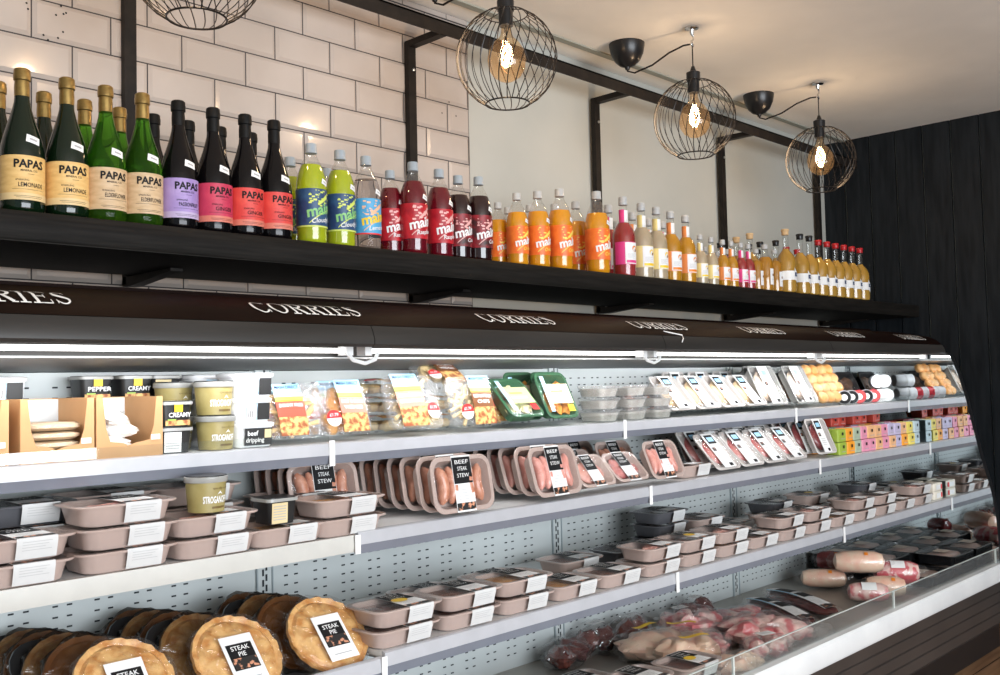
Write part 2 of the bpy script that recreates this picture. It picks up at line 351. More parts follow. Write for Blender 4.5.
for x in JX[1:-1]+[XE-.012]:
    m = MB(); w = .021 if x < 4.4 else .010
    m.box((x-w, YBK-.004, DK), (x+w, YBK+.02, 1.23), panelg); m.box((x-w-.0015, YBK-.008, DK), (x-w+.0015, YBK-.003, 1.23), mat('upright_edge', (0.35, 0.40, 0.42), 0.4)); 
    if x < 4.4: m.box((x+w-.0015, YBK-.008, DK), (x+w+.0015, YBK-.003, 1.23), mat('upright_edge', (0.35, 0.40, 0.42), 0.4))
    z = .34
    while z < 1.22:
        for dx, dz in ((-.004, 0), (.005, .012)):
            m.add([(x+dx-.0028, YBK-.0046, z+dz-.008), (x+dx+.0028, YBK-.0046, z+dz-.008), (x+dx+.0028, YBK-.0046, z+dz+.008), (x+dx-.0028, YBK-.0046, z+dz+.008)], [(0, 1, 2, 3)], slotm)
        z += .0245
    cpart(m, 'slotted_upright')
# canopy
m = MB(); top = [(2.46, 1.385), (1.95, 1.385), (1.95, 1.376), (1.88, 1.371), (1.80, 1.360), (1.74, 1.3485), (1.68, 1.335), (1.65, 1.320), (1.625, 1.298)]
inner = [(1.66, 1.298), (1.95, 1.355), (2.46, 1.36)]
m.prism(top+inner, X0C, XE+.05, fascia); cpart(m, 'canopy_fascia', angle=30)
for a, b in zip(JX, JX[1:]):
    m = MB(); bb = b-.001 if b < 4.4 else XE+.05
    m.prism([(1.625, 1.297), (1.618, 1.285), (1.612, 1.268), (1.612, 1.258), (1.620, 1.252), (1.664, 1.256), (1.668, 1.262), (1.640, 1.268), (1.645, 1.297)], a+.001, bb, lipm); cpart(m, 'canopy_lip', angle=25)
m = MB(); m.prism([(1.664, 1.262), (1.664, 1.27), (2.06, 1.262), (2.06, 1.214), (2.04, 1.214), (1.735, 1.238), (1.735, 1.258)], X0C, XE, mat('lining_grey', (0.20, 0.205, 0.205), 0.5)); cpart(m, 'canopy_lining', angle=25)
m = MB(); m.box((X0C, 1.716, 1.234), (XE, 1.7345, 1.257), mat('light_baffle', (0.05, 0.047, 0.043), 0.5)); m.box((X0C, 1.7155, 1.2315), (XE, 1.7345, 1.234), whitep); cpart(m, 'light_baffle')
for i, (a, b) in enumerate(zip(JX, JX[1:])):
    m = MB(); m.tube([(a+.045, 1.682, 1.2465), (b-.03, 1.682, 1.2465)], .0052, tubem, 10); t = cpart(m, 'light_tube')
    m = MB()
    m.box((a+.018, 1.668, 1.236), (a+.036, 1.698, 1.264), whitep)
    m.build('tube_holder', t); m = MB(); m.box((b-.032, 1.668, 1.236), (b-.014, 1.698, 1.264), whitep); m.build('tube_holder', t); m = MB()
    if i > 0: m.tube([(a-.03, 1.672, 1.244), (a-.015, 1.668, 1.226), (a+.015, 1.666, 1.219), (a+.045, 1.668, 1.228), (a+.055, 1.672, 1.242)], .0045, whitep, 6)
    if i > 0: m.build('tube_cable', t)
    lo = area('tube_light', ((a+b)/2, 1.7245, 1.2300), (math.radians(48), 0, 0), b-a-.1, 0.008, 2.3, (0.98, 0.98, 1.0))
# shelves
def shelf(a, b, yf, zt, h, style, sunk=0.0):
    m = MB(); a += .0015; b -= .0015
    m.box((a, yf+.008, zt-.012-sunk), (b, YBK-.001, zt-sunk), whitep)
    for xx in (a+.012, b-.020):
        m.prism([(YBK-.002, zt-.034-sunk), (YBK-.002, zt-.012-sunk), (yf+.02, zt-.012-sunk), (yf+.02, zt-.020-sunk)], xx-.001, xx+.002, whitep)
    s_ = cpart(m, 'shelf')
    m = MB()
    if style == 'cream':
        m.prism([(yf, zt+.002), (yf-.002, zt-.02), (yf+.001, zt-h), (yf+.008, zt-h), (yf+.008, zt+.002)], a, b, cream)
        m.build('shelf_lip', s_)
    else:
        hh = h*.58
        m.prism([(yf+.004, zt+.001), (yf-.002, zt-.002), (yf-.004, zt-hh), (yf+.008, zt-hh), (yf+.008, zt+.001)], a, b, ticket)
        m.prism([(yf-.003, zt-hh), (yf+.003, zt-h), (yf+.012, zt-h), (yf+.008, zt-hh)], a, b, ticketd)
        m.build('ticket_rail', s_)
    if yf == Y1: m = MB(); m.box((a+.004, yf+.0005, zt+.002), (b-.004, yf+.0020, zt+.022), GLASS); m.build('clear_front_stop', s_)
    m = MB(); m.box((b-.008, yf-.0065, zt-h-.004), (b+.006, yf-.0045, zt+(.006 if yf == Y1 else .002)), WHITE)
    m.build('rail_end_clip', s_)
for i, (a, b) in enumerate(zip(JX, JX[1:])):
    if a < -.5: continue
    shelf(a, b, Y1, S1, .046, 'rail'); shelf(a, b, Y2, S2 if i > 1 else S2L, .048 if i > 1 else .034, 'rail' if i > 1 else 'cream'); shelf(a, b, Y3, S3 if i > 1 else S3L, .050, 'rail', 0 if i > 1 else .040)
# deck, riser glass, bumper and front
m = MB(); deckm = mat('deck_steel', (0.36, 0.34, 0.30), 0.35, metal=0.3, c2=(0.28, 0.265, 0.24), scale=6)
m.box((X0C, 1.50, DK-.03), (XE, YBK, DK), deckm); cpart(m, 'deck')
m = MB(); m.box((X0C, 1.425, DK-.04), (XE, 1.5, DK-.012), BLACKP)
x = 1.6
while x < XE: m.box((x, 1.432, DK-.012), (x+.006, 1.498, DK-.001), mat('grille_grey_beige', (0.45, 0.42, 0.37), 0.4)); x += .0125
m.box((X0C, 1.494, DK-.012), (XE, 1.5, DK), mat('grille_grey_beige', (0.45, 0.42, 0.37), 0.4)); cpart(m, 'air_grille', smooth=False)
for a, b in zip(JX, JX[1:]):
    m = MB(); m.box((a+.003, 1.424, .352), (b-.003, 1.428, .418), clear('riser_glass', tint=(.93, .95, .94), haze=.05, gloss=1.0, rough=.03)); g_ = cpart(m, 'riser_glass')
    m = MB(); m.box((a+.003, 1.4235, .4165), (b-.003, 1.4285, .4185), mat('glass_edge', (0.62, 0.66, 0.62), 0.2)); m.box((b-.004, 1.4232, .352), (b+.003, 1.4288, .418), mat('glass_edge', (0.62, 0.66, 0.62), 0.2)); m.build('glass_edge', g_)
m = MB(); m.prism([(1.432, .30), (1.432, .358), (1.405, .358), (1.398, .350), (1.396, .296), (1.402, .287), (1.432, .287)], X0C, XE+.042, whitep); cpart(m, 'front_bumper')
m = MB(); front = mat('front_panel_dark_taupe', (0.055, 0.045, 0.040), 0.35, c2=(0.045, 0.037, 0.033), scale=4)
pp = [(1.45, .287), (1.408, .287)]; z = .287
for k in range(4): pp += [(1.406, z-.003), (1.406, z-.037), (1.412, z-.040), (1.412, z-.0425)]; z -= .0425
pp += [(1.408, .115), (1.45, .115)]; m.prism(pp, X0C, XE+.042, front); cpart(m, 'front_panel', angle=20)
m = MB(); m.box((X0C, 1.437, 0), (XE+.042, 1.47, .115), BLACKP); m.box((X0C, 1.47, .05), (XE+.04, 2.10, DK-.045), BLACKP); cpart(m, 'plinth')
# mirrored end panel
mir = mat('end_mirror', (0.82, 0.88, 0.90), 0.02, metal=1.0, c2=(0.80, 0.86, 0.88), scale=2)
prof = [(2.08, DK-.02), (2.08, 1.262), (1.95, 1.262), (1.60, 1.262), (1.578, 1.25), (1.545, 1.16), (1.516, 1.047), (1.497, .945), (1.466, .80), (1.44, .70), (1.430, .655), (1.416, .55), (1.410, .42), (1.410, .36), (1.432, .36), (1.432, DK-.02)]
m = MB(); n = len(prof); vs = [(XE, y, z) for y, z in prof]; m.add(vs, [tuple(range(n))], mir)
vs2 = vs+[(XE+.04, y, z) for y, z in prof]; m.add(vs2, [(i, (i+1) % n, n+(i+1) % n, n+i) for i in range(n)]+[tuple(range(2*n-1, n-1, -1))], BLACKP); cpart(m, 'mirrored_end_panel', smooth=False)

# signs on the fascia: hand-cut serif capitals
def ribbon(pts, ws):
    L, R = [], []
    for i, p in enumerate(pts):
        a = pts[max(i-1, 0)]; b = pts[min(i+1, len(pts)-1)]; dx, dy = b[0]-a[0], b[1]-a[1]; l = math.hypot(dx, dy) or 1
        nx, ny = -dy/l, dx/l; w = ws[i]/2; L.append((p[0]+nx*w, p[1]+ny*w)); R.append((p[0]-nx*w, p[1]-ny*w))
    n = len(pts); return L+R, [(i, i+1, n+i+1, n+i) for i in range(n-1)]
def arc(cx, cy, rx, ry, a0, a1, n=20): return [(cx+rx*math.cos(math.radians(a0+(a1-a0)*i/n)), cy+ry*math.sin(math.radians(a0+(a1-a0)*i/n))) for i in range(n+1)]
def rect(x0, y0, x1, y1, n=6):
    return [(x, y0+(y1-y0)*i/n) for i in range(n+1) for x in (x0, x1)], [(2*i, 2*i+1, 2*i+3, 2*i+2) for i in range(n)]
def thick(pts, cx, rx, thin=.05, fat=.135): return [thin+(fat-thin)*abs((p[0]-cx)/rx)**1.6 for p in pts]
def letter(c):
    P = []
    if c == 'C':
        a = arc(.44, .5, .36, .475, 38, 322, 24); P.append(ribbon(a, thick(a, .44, .36))); P.append(rect(.74, .70, .79, .98)); P.append(rect(.74, .05, .79, .26)); w = .86
    elif c == 'O':
        a = arc(.46, .5, .37, .475, 0, 360, 32); P.append(ribbon(a, thick(a, .46, .37))); w = .95
    elif c in 'RIE':
        P += [rect(.13, 0, .26, 1), rect(0, 0, .40, .05), rect(0, .95, .40, 1)]; w = .44
        if c == 'R':
            a = [(.28, .975)]+arc(.45, .74, .25, .235, 90, -90, 12)+[(.28, .505)]; P.append(ribbon(a, [.05]+thick(a[1:-1], .45, .25, .05, .16)+[.05]))
            P.append(ribbon([(.42, .50), (.56, .28), (.72, .04)], [.15, .16, .15])); P.append(rect(.64, 0, .88, .05)); w = .88
        if c == 'E': P += [rect(.28, .95, .70, 1), rect(.66, .76, .70, 1), rect(.28, .475, .56, .525), rect(.53, .38, .57, .62), rect(.28, 0, .74, .05), rect(.70, 0, .74, .26)]; w = .80
    elif c == 'S':
        a = arc(.34, .73, .23, .245, 30, 200, 10)+[(.20, .60), (.34, .52), (.48, .44)]+arc(.34, .27, .25, .25, 25, -160, 12)
        P.append(ribbon(a, [.05+.11*math.exp(-((i-11.5)/5.0)**2) for i in range(len(a))])); P += [rect(.53, .72, .57, .97), rect(.07, .03, .11, .27)]; w = .66
    return P, w
signm = mat('sign_white_letters', (0.85, 0.85, 0.83), 0.4)
FP = [(1.625, 1.298), (1.65, 1.320), (1.68, 1.335), (1.74, 1.3485), (1.80, 1.360)]
def fascia_pt(x, v, off=.0020):
    for (ya, za), (yb, zb) in zip(FP, FP[1:]):
        l = math.hypot(yb-ya, zb-za)
        if v <= l or (yb, zb) == FP[-1]:
            t = v/l; ny, nz = -(zb-za)/l, (yb-ya)/l; return (x, ya+(yb-ya)*t+ny*off, za+(zb-za)*t+nz*off)
        v -= l
def sign(x0, x1):
    word = [letter(c) for c in 'CORRIES']; tot = sum(w for _, w in word)+.06*6; k = (x1-x0)/tot; m = MB(); cx = 0
    for P, w in word:
        for vs, fs in P:
            n = 3
            m.add([fascia_pt(x0+(cx+x)*k, .028+y*.056) for x, y in vs], fs, signm)
        cx += w+.06
    cpart(m, 'lettering', label='white serif sign lettering on the dark fascia', smooth=False)
for x0, x1 in ((.43, .682), (1.035, 1.30), (1.665, 1.94), (2.279, 2.56), (2.895, 3.18), (3.545, 3.83), (4.19, 4.465)): sign(x0*.986, x1*.982)
m = MB(); m.tube([(2.37, 1.64, 1.311), (2.44, 1.622, 1.30), (2.43, 1.612, 1.29), (2.42, 1.610, 1.278)], .0018, WHITE, 5); cpart(m, 'hanging_string', label='thin white string hanging over the canopy')
# ================================================================== GOODS
def price_tag(fn, parent, u, v, ang=-.2, w=.030, h=.016):
    m = MB(); ca, sa = math.cos(ang), math.sin(ang)
    g = lambda a, b, off=0: fn(u+a*ca-b*sa, v+a*sa+b*ca, off)
    m.grid(g, -w/2, w/2, -h/2, h/2, WHITE, .0008, 4, 2)
    m.grid(g, -w*.28, w*.28, -h*.12, h*.12, GREYINK, .0012, 3, 1); m.build('price_tag', parent)

# ---------------- sparkling bottles
PB = [(.036, 0), (.042, .003), (.0455, .010), (.046, .020), (.046, .115), (.0445, .135), (.040, .155), (.033, .178), (.026, .198), (.0205, .216), (.0165, .232), (.0150, .246)]
FB = [(.0158, .244), (.0160, .262), (.0152, .276), (.0176, .278), (.0180, .290), (.0172, .292), (.0170, .299), (.0140, .302)]
gdark = mat('dark_green_glass', (0.003, 0.012, 0.004), 0.06, coat=0.3, trans=0.2); gbright = mat('bright_green_glass', (0.12, 0.42, 0.03), 0.03, trans=0.92, ior=1.2, scale=2)
bdark = mat('black_bottle_glass', (0.003, 0.0025, 0.003), 0.08, coat=0.2, spec=0.3); gold = mat('gold_foil', (0.40, 0.27, 0.09), 0.32, metal=0.85, c2=(0.28, 0.18, 0.06), scale=60); bfoil = mat('black_foil', (0.006, 0.006, 0.006), 0.5, spec=0.2)
def papas(glass, foil, lab, lab2, line2, ink=INK):
    r = empty('sparkling_drink_bottle'); m = MB(); m.lathe(PB, glass, 28); m.build('bottle_body', r)
    m = MB(); m.lathe(FB, foil, 20); m.build('foil_cap', r)
    f = lathe_map(PB); m = MB(); H0, H1 = .026, .116; A = .046*2.2
    m.grid(f, -A, A, H0, H1, lab, .0005, 30, 1)
    m.grid(f, -A, A, H0, H0+.014, lab2, .0008, 30, 1)
    m.text(f, 'PAPAS', .0225, 0.0, .098, ink, .0012, bold=.035); m.text(f, 'MINERAL CO.', .0058, 0, .085, ink, .0012, bold=.01)
    m.grid(f, -.004, .010, .078, .0786, ink, .0012, 4, 1)
    m.text(f, 'SPARKLING', .0052, -.014, .066, ink, .0012); m.text(f, line2, .0125, .004, .056, ink, .0012, bold=.012, width=.052 if len(line2) > 6 else None)
    m.grid(f, -.034, .034, .047, .0475, ink, .0012, 10, 1); m.grid(f, -.030, .030, .0335, .0342, ink, .0012, 10, 1); m.grid(f, -.026, .026, .0305, .0311, ink, .0012, 10, 1)
    m.build('bottle_label', r); price_tag(f, r, .010, .150); return r
lyel = mat('label_amber_paper', (0.80, 0.52, 0.20), 0.5, c2=(0.70, 0.42, 0.14), scale=30, stretch=(1, 1, 4)); lkraft = mat('label_kraft_paper', (0.66, 0.47, 0.28), 0.5, c2=(0.55, 0.37, 0.20), scale=30, stretch=(1, 1, 4))
lpur = mat('label_lilac', (0.42, 0.30, 0.58), 0.5, c2=(0.32, 0.22, 0.50), scale=22); lcrim = mat('label_crimson', (0.60, 0.05, 0.10), 0.5, c2=(0.48, 0.03, 0.08), scale=22); lred = mat('label_scarlet', (0.72, 0.08, 0.06), 0.5, c2=(0.60, 0.04, 0.04), scale=22)
lyel2 = mat('label_amber_band', (0.78, 0.56, 0.28), 0.5); lpur2 = mat('label_lilac_band', (0.52, 0.42, 0.62), 0.5); lred2 = mat('label_red_band', (0.68, 0.20, 0.14), 0.5)
GP = 'sparkling drink bottles on the shelf'
KP = {'lemon': Kind(papas(gdark, gold, lyel, lyel2, 'LEMONADE'), 'bottle', GP), 'elder': Kind(papas(gbright, gold, lkraft, lkraft, 'ELDERFLOWER'), 'bottle', GP),
      'purple': Kind(papas(bdark, bfoil, lpur, lpur2, 'PASSIONFRUIT'), 'bottle', GP), 'crim': Kind(papas(bdark, bfoil, lcrim, lred2, 'GINGER'), 'bottle', GP), 'red': Kind(papas(bdark, bfoil, lred, lred2, 'GINGER'), 'bottle', GP)}
def on_shelf(px, py, Y): return (X_at(px, py, Y), Y, SZ)
for k, px, Y, lb in (('lemon', 22, 2.06, 'dark green gold foil bottle with amber Lemonade label, leftmost in the front row'), ('lemon', 67, 2.06, 'dark green gold foil bottle, amber Lemonade label, second in the front row'),
        ('elder', 106, 2.06, 'bright green gold foil bottle with kraft label, beside the amber labelled ones'), ('elder', 143, 2.06, 'bright green gold foil bottle with kraft label, beside the lilac labelled bottle'),
        ('purple', 179, 2.06, 'black bottle with a lilac label in the front row'), ('crim', 214, 2.06, 'black bottle with dark crimson Ginger label, right of the lilac one'), ('red', 246, 2.06, 'black bottle with red Ginger label, second from the lime soda'), ('red', 275, 2.06, 'black bottle with red Ginger label, right beside the lime soda'),
        ('lemon', -2, 2.18, 'gold foil bottle cut by left edge, behind the first amber label bottle'), ('lemon', 44, 2.19, 'dark green gold foil bottle standing behind the two amber labelled ones'), ('elder', 85, 2.19, 'bright green gold foil bottle behind, left of first kraft label bottle'),
        ('elder', 120, 2.20, 'bright green gold foil bottle behind, between the two kraft label bottles'), ('purple', 154, 2.20, 'black foil bottle behind, left of the lilac labelled one'),
        ('crim', 189, 2.20, 'black foil bottle behind, right of the lilac labelled one'), ('red', 221, 2.20, 'black foil bottle standing behind the crimson labelled one'), ('red', 252, 2.20, 'black foil bottle behind, between the two red labelled ones')):
    KP[k].place(on_shelf(px, 230, Y), (0, 0, random.uniform(-.06, .06)), lb, scale=(.93, .93, 1))

# ---------------- big plastic soda bottles
PS = [(.026, .004), (.032, 0), (.037, .006), (.0385, .016), (.0378, .030), (.039, .042), (.039, .140), (.0385, .158), (.036, .176), (.0305, .195), (.0225, .213), (.0165, .224), (.0135, .232), (.0128, .240)]
capg = mat('grey_blue_cap', (0.33, 0.38, 0.42), 0.35); capo = mat('pale_cap', (0.46, 0.47, 0.47), 0.35)
def cutprof(prof, z1, d=.0006):
    out = [(r-d, z) for r, z in prof if z < z1]; out.append((interp(prof, z1)-d, z1)); return out
def soda(liquid, top, lab, lab2, swirl, word, word2, wcol, w2col, cap=capg):
    r = empty('soda_bottle'); m = MB(); m.lathe(cutprof(PS, top), liquid, 24); m.build('drink', r)
    m = MB(); up_ = [(interp(PS, top), top)]+[(a, z) for a, z in PS if z > top]; m.lathe(up_, PET, 24, cap0=False, cap1=False); m.build('bottle_neck', r)
    m = MB(); m.lathe([(.0150, .236), (.0155, .2365), (.0155, .239), (.0148, .240), (.0148, .258), (.0138, .261)], cap, 20); m.build('cap', r)
    f = lathe_map(PS); m = MB(); A = .039*2.4
    m.grid(f, -A, A, .042, .140, lab, .0006, 28, 1); m.grid(f, -A, A, .042, .046, lab2, .0008, 28, 1)
    for k in range(26):   # splash of droplets and a burst above the word
        a, b = random.uniform(-.035, .030), random.uniform(.095, .136); s = random.uniform(.0015, .0050)
        m.grid(f, a-s, a+s, b-s*.5, b+s*.5, swirl, .0010+k*.00001, 1, 1)
    for k in range(9):
        a = -.012+.003*k; m.grid(f, a, a+.006, .098+.0022*k, .104+.0027*k, swirl, .0013, 1, 1)
    sw = [(-.034+.0078*i, .050+.0052*i+.0035*math.sin(i*.5)) for i in range(9)]
    for (a, b), (c, d) in zip(sw, sw[1:]): m.add([f(a, b, .0013), f(c, d, .0013), f(c, d+.004, .0013), f(a, b+.0025, .0013)], [(0, 1, 2, 3)], swirl)
    m.text(f, word, .038, .004, .088, wcol, .0016, bold=.03, shear=.12, ang=.24); m.text(f, word2, .0165, .014, .062, w2col, .0016, bold=.012, shear=.25, ang=.14)
    m.build('bottle_label', r); price_tag(f, r, .012, .158, -.3, .022, .014); return r
limeL = mat('lime_soda', (0.52, 0.60, 0.02), 0.10, coat=0.8, trans=0.35, c2=(0.46, 0.54, 0.02)); redL = mat('raspberry_soda', (0.16, 0.004, 0.012), 0.08, coat=0.8, trans=0.3); colaL = mat('cola_soda', (0.018, 0.004, 0.004), 0.06, coat=0.8)
orL = mat('orange_soda', (0.88, 0.38, 0.015), 0.10, coat=0.8, trans=0.3, c2=(0.80, 0.32, 0.01)); clL = mat('clear_lemonade', (0.85, 0.80, 0.78), 0.03, trans=0.95, ior=1.2)
lnavy = mat('label_navy', (0.025, 0.05, 0.13), 0.35, c2=(0.04, 0.10, 0.20), scale=40); lreds = mat('label_red_soda', (0.55, 0.02, 0.03), 0.35, c2=(0.35, 0.01, 0.02), scale=40); lblk = mat('label_black_red', (0.05, 0.02, 0.02), 0.35, c2=(0.35, 0.02, 0.03), scale=35)
lorg = mat('label_orange', (0.88, 0.20, 0.03), 0.35, c2=(0.75, 0.12, 0.02), scale=30); lblue = mat('label_blue', (0.10, 0.40, 0.65), 0.35, c2=(0.06, 0.28, 0.52), scale=30)
slime = mat('splash_lime', (0.66, 0.75, 0.15), 0.4); sred = mat('splash_pink', (0.85, 0.45, 0.42), 0.4); syel = mat('splash_yellow', (0.95, 0.70, 0.12), 0.4); sora = mat('splash_salmon', (0.9, 0.5, 0.3), 0.4); gword = mat('word_green', (0.25, 0.55, 0.20), 0.4)
GM = 'plastic soda bottles on the shelf'
KS = {'lime': Kind(soda(limeL, .205, lnavy, slime, slime, 'maine', 'Cloudy Lime', gword, WHITE), 'bottle', GM), 'clear': Kind(soda(clL, .195, lblue, RED, sora, 'maine', 'Lemonade', YELLOW, WHITE), 'bottle', GM),
      'red': Kind(soda(redL, .205, lreds, lreds, sred, 'maine', 'Raspberry', WHITE, WHITE), 'bottle', GM), 'cola': Kind(soda(colaL, .200, lblk, lblk, sred, 'maine', 'Cola', WHITE, WHITE), 'bottle', GM),
      'orange': Kind(soda(orL, .190, lorg, lorg, syel, 'maine', 'Orange', WHITE, syel, capo), 'bottle', GM)}
for k, px, Y, s, lb in (('lime', 312, 2.06, 1, 'lime soda bottle in front, beside the black Ginger bottle'), ('lime', 341, 2.07, 1, 'lime soda bottle in front, beside the blue labelled bottle'), ('clear', 367, 2.07, .99, 'clear lemonade bottle with sky blue label'),
        ('red', 391, 2.10, .92, 'dark red soda bottle right beside the blue labelled lemonade'), ('red', 414, 2.05, 1, 'red raspberry soda bottle, tallest, in front of the steel post'), ('red', 440, 2.07, 1, 'red raspberry soda bottle, right of the steel post, beside the cola'),
        ('cola', 459, 2.08, .98, 'dark cola bottle on the left, next to the red raspberry soda'), ('cola', 480, 2.07, 1, 'dark cola bottle on the right, next to the orange sodas'), ('lime', 291, 2.20, .98, 'lime soda bottle standing behind, left of the front lime ones'), ('lime', 328, 2.22, .95, 'lime soda bottle hidden behind the two front lime ones'),
        ('orange', 499, 2.13, .80, 'small orange soda bottle at the left end, beside the cola'), ('orange', 518, 2.06, .88, 'orange soda bottle, second from the cola, low shoulder'), ('orange', 539, 2.06, .95, 'orange soda bottle, third from the cola'),
        ('orange', 561, 2.05, 1.02, 'orange soda bottle, fourth from the cola, with price tag high up'), ('orange', 577, 2.16, 1.02, 'orange soda bottle set back between the two tallest orange ones'), ('orange', 598, 2.05, 1.08, 'tallest orange soda bottle, in front beside the pink cordial'),
        ('orange', 509, 2.22, .85, 'orange soda bottle behind, between the first two orange ones'), ('orange', 531, 2.22, .93, 'orange soda bottle behind, between the second and third ones'), ('orange', 556, 2.22, 1.0, 'orange soda bottle hidden behind the fourth one')):
    KS[k].place(on_shelf(px, 240 if px < 480 else 260, Y), (0, 0, random.uniform(-.08, .08)+(0 if px > 480 else .05)), lb, scale=s)

# ---------------- glass cordial bottles
PC = [(.030, 0), (.036, .003), (.038, .012), (.038, .130), (.0365, .145), (.031, .160), (.022, .174), (.0155, .186), (.0135, .198), (.0130, .240)]
def cordial(liq, side, strip, fruit, top=.178):
    r = empty('cordial_bottle'); m = MB(); m.lathe(cutprof(PC, top), liq, 22); m.build('drink', r)
    m = MB(); m.lathe([(interp(PC, top), top)]+[(a, z) for a, z in PC if z > top], GLASS, 20, cap0=False, cap1=False); m.build('bottle_neck', r)
    m = MB(); m.lathe([(.0140, .238), (.0150, .240), (.0150, .250), (.0142, .2515), (.0145, .253), (.0145, .262), (.012, .266)], capo, 18); m.build('cap', r)
    f = lathe_map(PC); m = MB(); m.grid(f, -.062, .062, .038, .112, side, .0005, 20, 1); m.grid(f, -.026, .026, .040, .110, WHITE, .0009, 12, 1)
    m.grid(f, -.022, .022, .043, .052, strip, .0012, 10, 1)
    for k in range(5): m.grid(f, -.018, .012-(k % 2)*.008, .058+k*.0035, .0588+k*.0035, GREYINK, .0012, 4, 1)
    m.add([f(.010+.011*math.cos(a*PI/6), .090+.010*math.sin(a*PI/6), .0012) for a in range(12)], [tuple(range(12))], fruit)
    m.add([f(.014+.004*math.cos(a*PI/4), .084+.005*math.sin(a*PI/4), .0016) for a in range(8)], [tuple(range(8))], BROWNP); m.build('bottle_label', r)
    m = MB(); g = lambda u, v, off=0: (( .0145+off)*math.sin(u/.0145), -(.0145+off)*math.cos(u/.0145), v)
    m.grid(g, -.03, -.008, .178, .222, side, .0006, 10, 1); m.grid(g, -.008, .014, .180, .220, WHITE, .0006, 8, 1); m.build('neck_label', r); return r
pinkL = mat('pink_cordial', (0.48, 0.06, 0.05), 0.08, coat=0.8, trans=0.4, c2=(0.42, 0.04, 0.04)); paleL = mat('pale_cloudy_cordial', (0.62, 0.50, 0.33), 0.08, coat=0.8, trans=0.35); ambL = mat('amber_cordial', (0.72, 0.34, 0.02), 0.08, coat=0.8, trans=0.4)
spk = mat('label_hot_pink', (0.78, 0.06, 0.25), 0.4); sye = mat('label_butter', (0.88, 0.70, 0.28), 0.4); sor = mat('label_tangerine', (0.85, 0.28, 0.08), 0.4); GC = 'glass cordial bottles on the shelf'
KC = {'pink': Kind(cordial(pinkL, spk, spk, ORANGEP), 'bottle', GC), 'pale': Kind(cordial(paleL, sye, YELLOW, YELLOW), 'bottle', GC), 'amber': Kind(cordial(ambL, sor, ORANGEP, ORANGEP), 'bottle', GC)}
for k, px, Y, s, lb in (('pink', 625, 2.05, 1.0, 'large pink cordial bottle in front, beside the tallest orange soda'), ('pale', 643, 2.06, .98, 'large pale cordial bottle with yellow label, beside the pink one'), ('pale', 658, 2.06, .965, 'large pale cordial bottle with yellow label, beside the amber one'),
        ('amber', 672, 2.06, .945, 'large amber cordial with orange label, beside the pale ones'), ('amber', 687, 2.06, .93, 'large amber cordial with orange label, beside the small bottles'),
        ('pale', 701, 2.06, .70, 'small pale cordial bottle beside the large amber one'), ('pale', 712, 2.06, .69, 'small pale cordial bottle beside the small amber one'), ('amber', 723.5, 2.06, .68, 'small amber cordial beside the small pale ones'), ('amber', 732, 2.06, .68, 'small amber cordial beside the small pink ones'),
        ('pink', 741.5, 2.06, .68, 'small pink cordial beside the small amber ones'), ('pink', 749, 2.06, .68, 'small pink cordial beside the small honey bottles'),
        ('pink', 610, 2.18, 1.0, 'large pink cordial behind the tallest orange soda'), ('amber', 618, 2.33, .95, 'amber cordial behind, left of the large pink one'), ('amber', 634, 2.22, 1.0, 'amber cordial behind, right of the large pink one'), ('amber', 650, 2.20, .93, 'amber cordial behind the two large pale ones'),
        ('pink', 664, 2.22, .95, 'pink cordial behind, between the large pale and amber ones'), ('pale', 706, 2.2, .66, 'small pale cordial behind the two small pale ones'), ('pink', 728, 2.2, .68, 'small pink cordial behind the two small amber ones'), ('pale', 718, 2.29, .70, 'small pale cordial behind, left of the small amber ones')):
    KC[k].place(on_shelf(px, 280, Y), (0, 0, -.15+random.uniform(-.1, .1)), lb, scale=s*1.06)

# ---------------- small honey-coloured bottles, then the row of golden bottles
PA = [(.020, 0), (.026, .003), (.027, .010), (.027, .098), (.024, .112), (.016, .122), (.0105, .130), (.0095, .150)]
def honey(capm):
    r = empty('small_bottle'); m = MB(); m.lathe(cutprof(PA, .120), mat('honey_drink', (0.60, 0.27, 0.02), 0.08, coat=0.8, trans=0.4), 18); m.build('drink', r)
    m = MB(); m.lathe([(.016, .120), (.0105, .130), (.0095, .152)], GLASS, 16, cap0=False, cap1=False); m.build('bottle_neck', r)
    m = MB(); m.lathe([(.011, .148), (.011, .162), (.010, .164)], capm, 14); m.build('cap', r)
    f = lathe_map(PA); m = MB(); m.grid(f, -.002, .034, .022, .078, WHITE, .0006, 10, 1); m.grid(f, .004, .028, .04, .0412, GREYINK, .001, 4, 1); m.grid(f, .008, .024, .052, .060, BROWNP, .001, 4, 1); m.build('bottle_label', r); return r
KH = Kind(honey(capo), 'bottle', 'small honey coloured bottles on the shelf'); KHb = Kind(honey(BLACKP), 'bottle', 'small honey coloured bottles on the shelf')
for K_, px, Y, s, lb in ((KH, 757, 2.07, 1.0, 'small honey coloured bottle beside the small pink cordials'), (KH, 766, 2.05, 1.12, 'small honey coloured bottle, middle one of the front three'), (KH, 775.5, 2.06, 1.05, 'small honey coloured bottle beside the first large golden bottle'),
        (KHb, 759, 2.17, 1.15, 'small honey coloured bottle with black cap set behind'), (KH, 752, 2.2, 1.0, 'small honey coloured bottle hidden at the back left')):
    K_.place(on_shelf(px, 290, Y), (0, 0, -.35), lb, scale=s*1.08)
PG = [(.032, 0), (.038, .004), (.040, .014), (.040, .118), (.038, .134), (.032, .150), (.023, .162), (.0145, .172), (.0125, .184), (.012, .236)]
